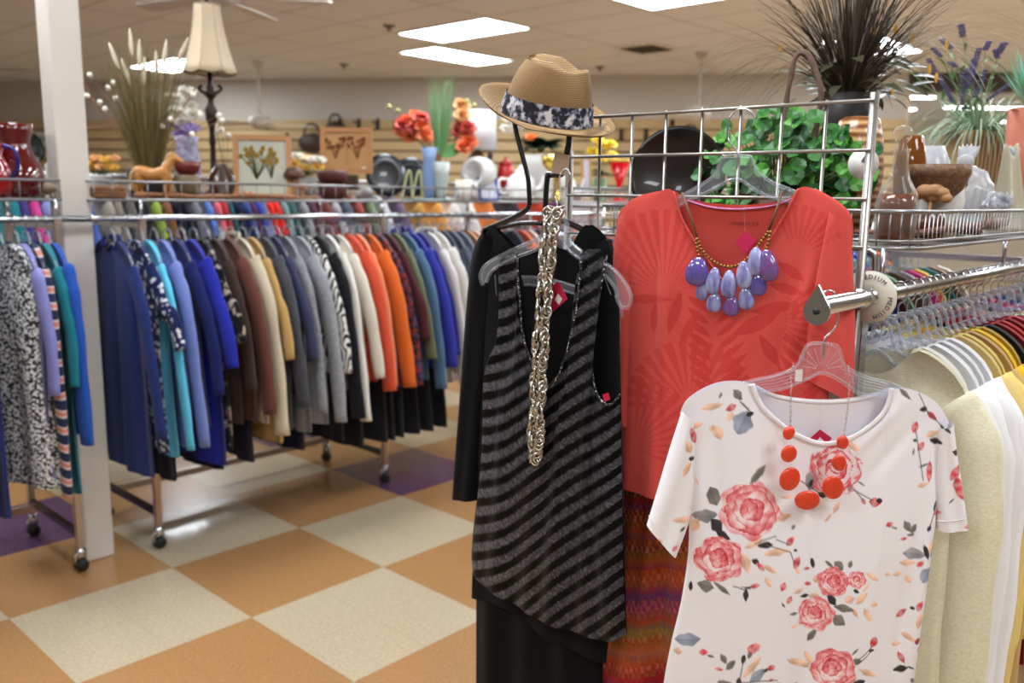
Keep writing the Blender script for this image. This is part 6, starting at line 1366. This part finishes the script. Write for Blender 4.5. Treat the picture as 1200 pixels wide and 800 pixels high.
for i in range(60):
    a = rnd.uniform(0, 6.28); x = rnd.uniform(.02, .15); l.leaf((x*math.cos(a), x*math.sin(a)*.7, z0 + rnd.uniform(-.02, .085)), (math.cos(a), math.sin(a)*.6, rnd.uniform(-.4, .5)), (0, -.5, 1), rnd.uniform(.05, .075), .026, .3)
l.build('broad_leaves', mat('leaf_greygreen', (70, 70, 52), .35), t)
yb = MB()
for x, y in ((1023, 30), (1050, 28), (1070, 38), (1110, 46), (1090, 74), (1098, 84), (1046, 98), (990, 90), (1030, 50), (915, 50), (1020, 50), (960, 100)):
    w = on_pl(x, y, U*2.15, U) - p; q = Vector((w.dot(Vector((math.cos(A - math.pi/2), math.sin(A - math.pi/2), 0))), 0, w.z)); MB().leaf(q, (0, 0, -1), (0, -1, 0), .026, .009, .1).build('yellow_seed_head', mat('seed_yellow', (206, 158, 60), .6), t)
# round white tag in the ivy
p, k = spotR(1008, 1.62); t = thing('round_tag', 'round white paper tag with a dark square, hanging in the ivy beside the grid edge', 'price tag', p, A - math.pi/2 + .4)
zc = H_(1008, 192, 1.62); MB().lathe([(0, -.0005), (.028, -.0005), (.028, .0005), (0, .0005)], 32, (0, 0, zc), M=Matrix.Rotation(math.pi/2, 3, 'X'), sx=.95).build('card', CERW, t)
MB().box((.005, -.0012, zc + .008), (.013, .0006, .015), M=Matrix.Rotation(.5, 3, 'Y')).build('printed_square', mat('tag_grey_print', (96, 96, 98), .6), t, smooth=False); MB().tube([(0, 0, zc + .026), (-.004, 0, zc + .05)], .0005, 4).build('string', CLEAR, t)
def lr(name, label, cat, px, u, pxprof, mt, n=28, yb=None, part='body', sy=1):
    """pxprof: list of (half width px, pixel row)"""
    p, k = spotR(px, u); t = thing(name, label, cat, p, A)
    P = [(max(w, 0)*k, max(0, H_(px, y, u)) + .0) for w, y in pxprof]; z0 = P[0][1]; P = [(r, z - z0) for r, z in P]
    MB().lathe(P, n, sy=sy).build(part, mt, t); return t, p, k, z0
t, p, k, z0 = lr('barrel_jug', 'amber brown barrel shaped jug with pale stripes behind the ivy', 'jug', 1000, 1.95, [(0, 262), (20, 262), (27, 230), (30, 190), (27, 150), (22, 130), (17, 127), (20, 150), (0, 250)], mat('striped_amber', (150, 96, 48), .3, coat=.3, pat='wave', dir='Z', dist=2, cols=[(110, 62, 30), (170, 110, 56), (206, 170, 120)], scale=18))
# decanter
t, p, k, z0 = lr('glass_decanter', 'clear glass decanter with amber liquid and a round stopper, right of the wire grid', 'decanter', 1051, 1.62, [(0, 276), (20, 276), (23, 268), (24, 232), (20, 216), (12, 202), (9, 190), (8.5, 172), (11, 168), (9, 168), (7, 172), (7.5, 190), (10, 202), (18, 217), (22, 232), (21.5, 266), (0, 273)], thin('decanter_glass', (244, 242, 236), (226, 224, 220), .06, .03))
MB().lathe([(0, .003), (20*k, .003), (20.4*k, .012), (21*k, (276-235)*k), (20*k, (276-221)*k), (0, (276-221)*k)], 28).build('liquid', mat('amber_liquid', (112, 50, 18), .08, coat=.5), t)
MB().lathe([(0, (276-176)*k), (6*k, (276-174)*k), (7*k, (276-168)*k), (4*k, (276-164)*k), (9*k, (276-158)*k), (11*k, (276-152)*k), (8*k, (276-145)*k), (0, (276-143)*k)], 20).build('stopper', mat('decanter_glass'), t)
lr('amber_vase', 'tall amber glass vase behind the decanter', 'vase', 1063, 1.95, [(0, 266), (12, 266), (16, 230), (18, 190), (13, 155), (10, 150), (9, 150), (12, 156), (16, 190), (0, 262)], thin('amber_glass', (206, 140, 62), (150, 92, 34), .45, .05))
lr('frosted_vase', 'frosted white glass vase behind the carved wooden bowl', 'vase', 1088, 2.1, [(0, 262), (16, 262), (24, 230), (26, 205), (18, 176), (11, 160), (9, 160), (16, 178), (0, 258)], thin('frosted_glass', (236, 238, 240), (224, 226, 230), .42, .5))
lr('white_dish', 'white rounded dish standing behind the carved wooden bowl', 'dish', 1100, 1.95, [(0, 262), (20, 262), (28, 220), (24, 196), (14, 188), (0, 186)], mat('white_ceramic'))
t, p, k, z0 = lr('wooden_bowl', 'brown bowl with a carved patterned rim standing on a dark red pot', 'bowl', 1098, 1.74, [(0, 232), (16, 232), (26, 222), (32, 206), (33, 205), (34, 193), (31, 193), (29, 206), (0, 226)], mat('carved_wood', (106, 74, 52), .5, pat='voronoi', cols=[(84, 56, 40), (140, 106, 80)], scale=160))
t.location.z += z0
lr('dark_red_pot', 'dark reddish brown glazed pot under the carved wooden bowl', 'pot', 1088, 1.74, [(0, 266), (20, 266), (22, 250), (18, 236), (15, 233), (0, 233)], mat('redbrown_glaze', (84, 40, 30), .25, coat=.4))
p, k = spotR(1090, 1.66); t = thing('wooden_figure', 'carved light brown root figure in front of the wooden bowl', 'figurine', p + Vector((0, 0, H_(1090, 236, 1.66))), A - math.pi/2)
b = MB(); rnd = random.Random(4)
for x, z, r in ((-14, 8, 7), (-6, 12, 9), (4, 13, 9), (13, 10, 7), (18, 4, 6), (-18, 2, 5), (0, 6, 9)): b.ball((x*k, rnd.uniform(-3, 3)*k, z*k), r*k, 10, (1.2, .8, .9))
o = b.build('figure', mat('root_wood', (164, 122, 82), .5), t); rm = o.modifiers.new('r', 'REMESH'); rm.mode = 'VOXEL'; rm.voxel_size = .0018; rm.use_smooth_shade = True
MB().tube([(0, 0, 4*k), (0, 0, -(H_(1090, 236, 1.66)) + .002)], .004, 6).build('support', mat('root_wood'), t)
# frosted horn vase with a brown mouth piece
p, k = spotR(1122, 1.68); t = thing('frosted_shell_vase', 'frosted glass shell vase with a small brown seed pod on its lip', 'vase', p, A - math.pi/2)
def shell(a_, h):
    a = 2*math.pi*a_; z = h*52*k; w = lerp(8, 20, h**.6)*k; fl = 1 + .25*h*h*math.sin(5*a); return (w*fl*math.cos(a)*1.1 + 4*k*h, w*fl*math.sin(a)*.7, z + 6*k*h*math.cos(2*a + 1))
MB().grid(shell, 60, 16).build('vase', mat('frosted_glass'), t, solid=.002)
MB().lathe([(0, -8*k), (6*k, -6*k), (8*k, 0), (6*k, 7*k), (3*k, 6*k), (0, -2*k)], 18, (2*k, -12*k, 46*k), M=Matrix.Rotation(1.1, 3, 'X')).build('seed_pod', mat('pod_brown', (130, 92, 50), .5), t)
# crystal bird
p, k = spotR(1140, 1.76); t = thing('crystal_bird', 'clear and frosted glass bird with a raised tail, in front of the wicker pot', 'figurine', p, A - math.pi/2); zz = H_(1140, 262, 1.76)
b = MB(); CRY = thin('crystal', (244, 246, 248), (236, 238, 242), .34, .1)
b.tube(bez([(-4*k, 0, 0), (-2*k, 0, 30*k), (6*k, 0, 48*k), (2*k, 0, 66*k), (-10*k, 0, 74*k), (-14*k, 0, 92*k)], 5), [k*q for q in [14]*3 + [17]*4 + [18]*3 + [15]*3 + [12]*3 + [9]*3 + [7]*3 + [9]*2 + [8, 3]][:26], 14)
b.build('body', CRY, t)
b = MB()
for i in range(6): b.leaf((-12*k, 0, 80*k), (.5*(i-2.5)/2.5, .2, 1), (0, -1, 0), 26*k, 9*k, .1)
b.build('tail', mat('frosted_glass'), t, solid=.0015)
b = MB(); rnd = random.Random(9)
for i in range(26): b.leaf((16*k, -8*k, 40*k), (rnd.uniform(-1, 1), rnd.uniform(-1, .1), rnd.uniform(-1, 1)), (0, -1, .3), 15*k, 8*k, .3)
b.build('glass_flower', CRY, t, solid=.001)
# lavender in a wicker pot
_r = ray(1138, 240); p = C0 + _r*(2.1/_r.dot(U)); p.z = BS; k = 2.1/_r.dot(U)/F; rnd = random.Random(15); zt2 = on_pl(1138, 165, U*2.1, U).z - BS
t = thing('lavender_plant', 'artificial lavender with pale green grass in a striped square wicker pot', 'plant', p, A - .75)
wk = MB(); 
def wick(a_, h):
    a = 2*math.pi*a_; c_, s_ = math.cos(a), math.sin(a); q = (abs(c_)**6 + abs(s_)**6)**(-1/6); r = lerp(.05, .062, h); return (r*q*c_, r*q*s_, h*zt2)
wk.grid(wick, 64, 10); wk.build('pot', mat('wicker_stripe', (170, 140, 96), .7, pat='wave', dir='X', dist=.6, cols=[(84, 72, 66), (186, 156, 108), (200, 172, 122)], scale=34, bump=.6, bscale=250), t, solid=.004)
MB().box((0, 0, zt2 - .012), (.1, .1, .01)).build('filler', mat('moss', (70, 84, 50), .9), t, smooth=False)
g = [MB(), MB()]
for i in range(300):
    a = rnd.uniform(0, 6.28); sp = rnd.uniform(.2, 1.3); g[i % 2].blade((.03*math.cos(a), .03*math.sin(a), zt2 - .01), (math.cos(a)*sp, math.sin(a)*sp, 1), rnd.uniform(.1, .19), .004, rnd.uniform(1.2, 3), 8)
LAVT = t
g[0].build('grass', mat('sage_green', (148, 178, 146), .6), t); g[1].build('grass', mat('pale_sage', (186, 206, 178), .6), t)
rt_ = Vector((math.cos(A - .75), math.sin(A - .75), 0)); sp_ = MB(); stm = MB(); lv2 = MB()
def loc2(px, py, u=2.1):
    w = on_pl(px, py, U*u, U) - p; f = Vector((-math.sin(A - .75), math.cos(A - .75), 0)); return Vector((w.dot(rt_), w.dot(f), w.z))
for tip, base, sz in (((1125, 38), (1127, 50), 1.2), ((1103, 55), (1112, 64), 1.2), ((1092, 66), (1100, 74), 1), ((1086, 78), (1115, 128), 1), ((1158, 58), (1154, 66), 1.1), ((1176, 60), (1170, 70), 1.3), ((1146, 66), (1138, 96), 1.1), ((1140, 80), (1136, 108), 1.2), ((1154, 92), (1142, 122), .9), ((1188, 104), (1152, 130), .9), ((1127, 92), (1127, 136), .9), ((1166, 68), (1168, 76), 1), ((1118, 86), (1112, 82), 1), ((1052, 84), (1060, 88), .8), ((1134, 90), (1132, 112), 1)):
    sp_ = MB(); a_, b_ = loc2(*tip), loc2(*base); n_ = max(3, int((a_-b_).length/.006))
    for i in range(n_+1):
        c = b_.lerp(a_, i/n_)
        for q in range(4): an = q*1.57 + i*.8; sp_.ball(c + Vector((math.cos(an), math.sin(an), .2))*.0040*sz, .0030*sz, 6)
    sp_.build('lavender_spike', mat('lavender_bloom', (92, 84, 122), .7), t)
    stm.tube(bez([(0, 0, zt2), b_*.5 + Vector((0, 0, zt2*.5)), b_], 4), .0012, 4)
    for i in range(4): lv2.leaf(b_.lerp(Vector((0, 0, zt2)), .15 + .18*i), (rnd.uniform(-1, 1), rnd.uniform(-1, 1), .6), (0, 0, 1), .03, .008, .2)
stm.build('stems', mat('stem_green', (104, 140, 92), .6), t); lv2.build('leaves', mat('stem_green'), t)
_p3 = C0 + _r*(3.0/_r.dot(U)); LAVT.location = (_p3.x, _p3.y, BS); LAVT.scale = (1.40,)*3
# spiky air plant at the right edge
p, k = spotR(1192, 2.85); rnd = random.Random(16); z0 = H_(1192, 128, 2.85)
t = thing('spiky_plant', 'spiky pale teal and green plant with coral pieces at the right edge of the picture', 'plant', p, A)
MB().lathe([(0, 0), (.04, 0), (.05, z0), (.042, z0), (0, z0*.9)], 20).build('pot', mat('coral_pot', (206, 120, 96), .5), t)
b = MB(); b2 = MB(); b3 = MB()
for i in range(150):
    a = rnd.uniform(0, 6.28); sp = rnd.uniform(.1, 1.0); (b if i % 2 else b2).blade((0, 0, z0), (math.cos(a)*sp, math.sin(a)*sp, 1), rnd.uniform(.09, .2), .005, .15, 4)
for i in range(14): a = rnd.uniform(0, 6.28); b3.leaf((.03*math.cos(a), .03*math.sin(a), z0 - .02), (math.cos(a), math.sin(a), .6), (0, 0, 1), .05, .022, .2)
b.build('spikes', mat('teal_pale', (150, 206, 190), .5), t); b2.build('spikes', mat('spike_green', (110, 170, 100), .5), t); b3.build('coral_petals', mat('coral_petal', (220, 130, 104), .6), t)
# handkerchief vase
p, k = spotR(1184, 1.8); t = thing('handkerchief_vase', 'creamy frosted glass handkerchief vase with a crystal flower, at the right edge', 'vase', p, A - math.pi/2); zz = H_(1184, 176, 1.8)
def hank(a_, h):
    a = 2*math.pi*a_; w = lerp(.045, .014, h**.75); fl = 1 + .18*math.sin(4*a)*(1 - h*.5); return (w*fl*math.cos(a) - .012*h, w*fl*math.sin(a)*.8, h*zz*(1 + .08*math.sin(2*a)*h))
MB().grid(hank, 64, 16).build('vase', thin('cream_frost', (238, 234, 216), (224, 220, 200), .5, .5), t, solid=.0025)
b = MB()
for i in range(40): b.leaf((-.006, -.038, zz*.38), (rnd.uniform(-1, 1), rnd.uniform(-1, .1), rnd.uniform(-1, 1)), (0, -1, .3), .024, .012, .3)
b.build('glass_flower', CRY, t, solid=.001)
b = MB()
for i in range(10): b.leaf((-.008, 0, zz*.9), (rnd.uniform(-.6, .6), rnd.uniform(-.4, .4), 1), (0, -1, 0), .03, .014, .3)
b.build('glass_ruffle', CRY, t, solid=.001)
# driftwood in the front of the basket
P = []
for px, py, v in ((1002, 276, .68), (1030, 274, .62), (1062, 270, .545), (1085, 264, .54), (1105, 260, .54), (1130, 262, .54), (1150, 257, .54), (1166, 256, .54), (1178, 254, .54)): P.append(on_v(px, py, v))
o = P[0].copy(); t = thing('driftwood', 'reddish brown twisted driftwood lying along the front of the wire basket', 'branch', o)
for i, q in enumerate(P): q.z = BS + .010 + .002*i
MB().tube(bez([q - o for q in P], 6), [.0045 + .008*(i/48)**2*(1 + .3*math.sin(i*.5)) for i in range(6*8+1)], 10).build('wood', mat('driftwood_red', (118, 70, 56), .6, pat='noise', cols=[(84, 48, 40), (146, 92, 74)], scale=60), t)
MB().tube(bez([P[5]-o, P[5]-o + Vector((.03, .0, -.008)), P[5]-o + Vector((.02, .06, -.006))], 5), .008, 8).build('side_branch', mat('driftwood_red'), t)
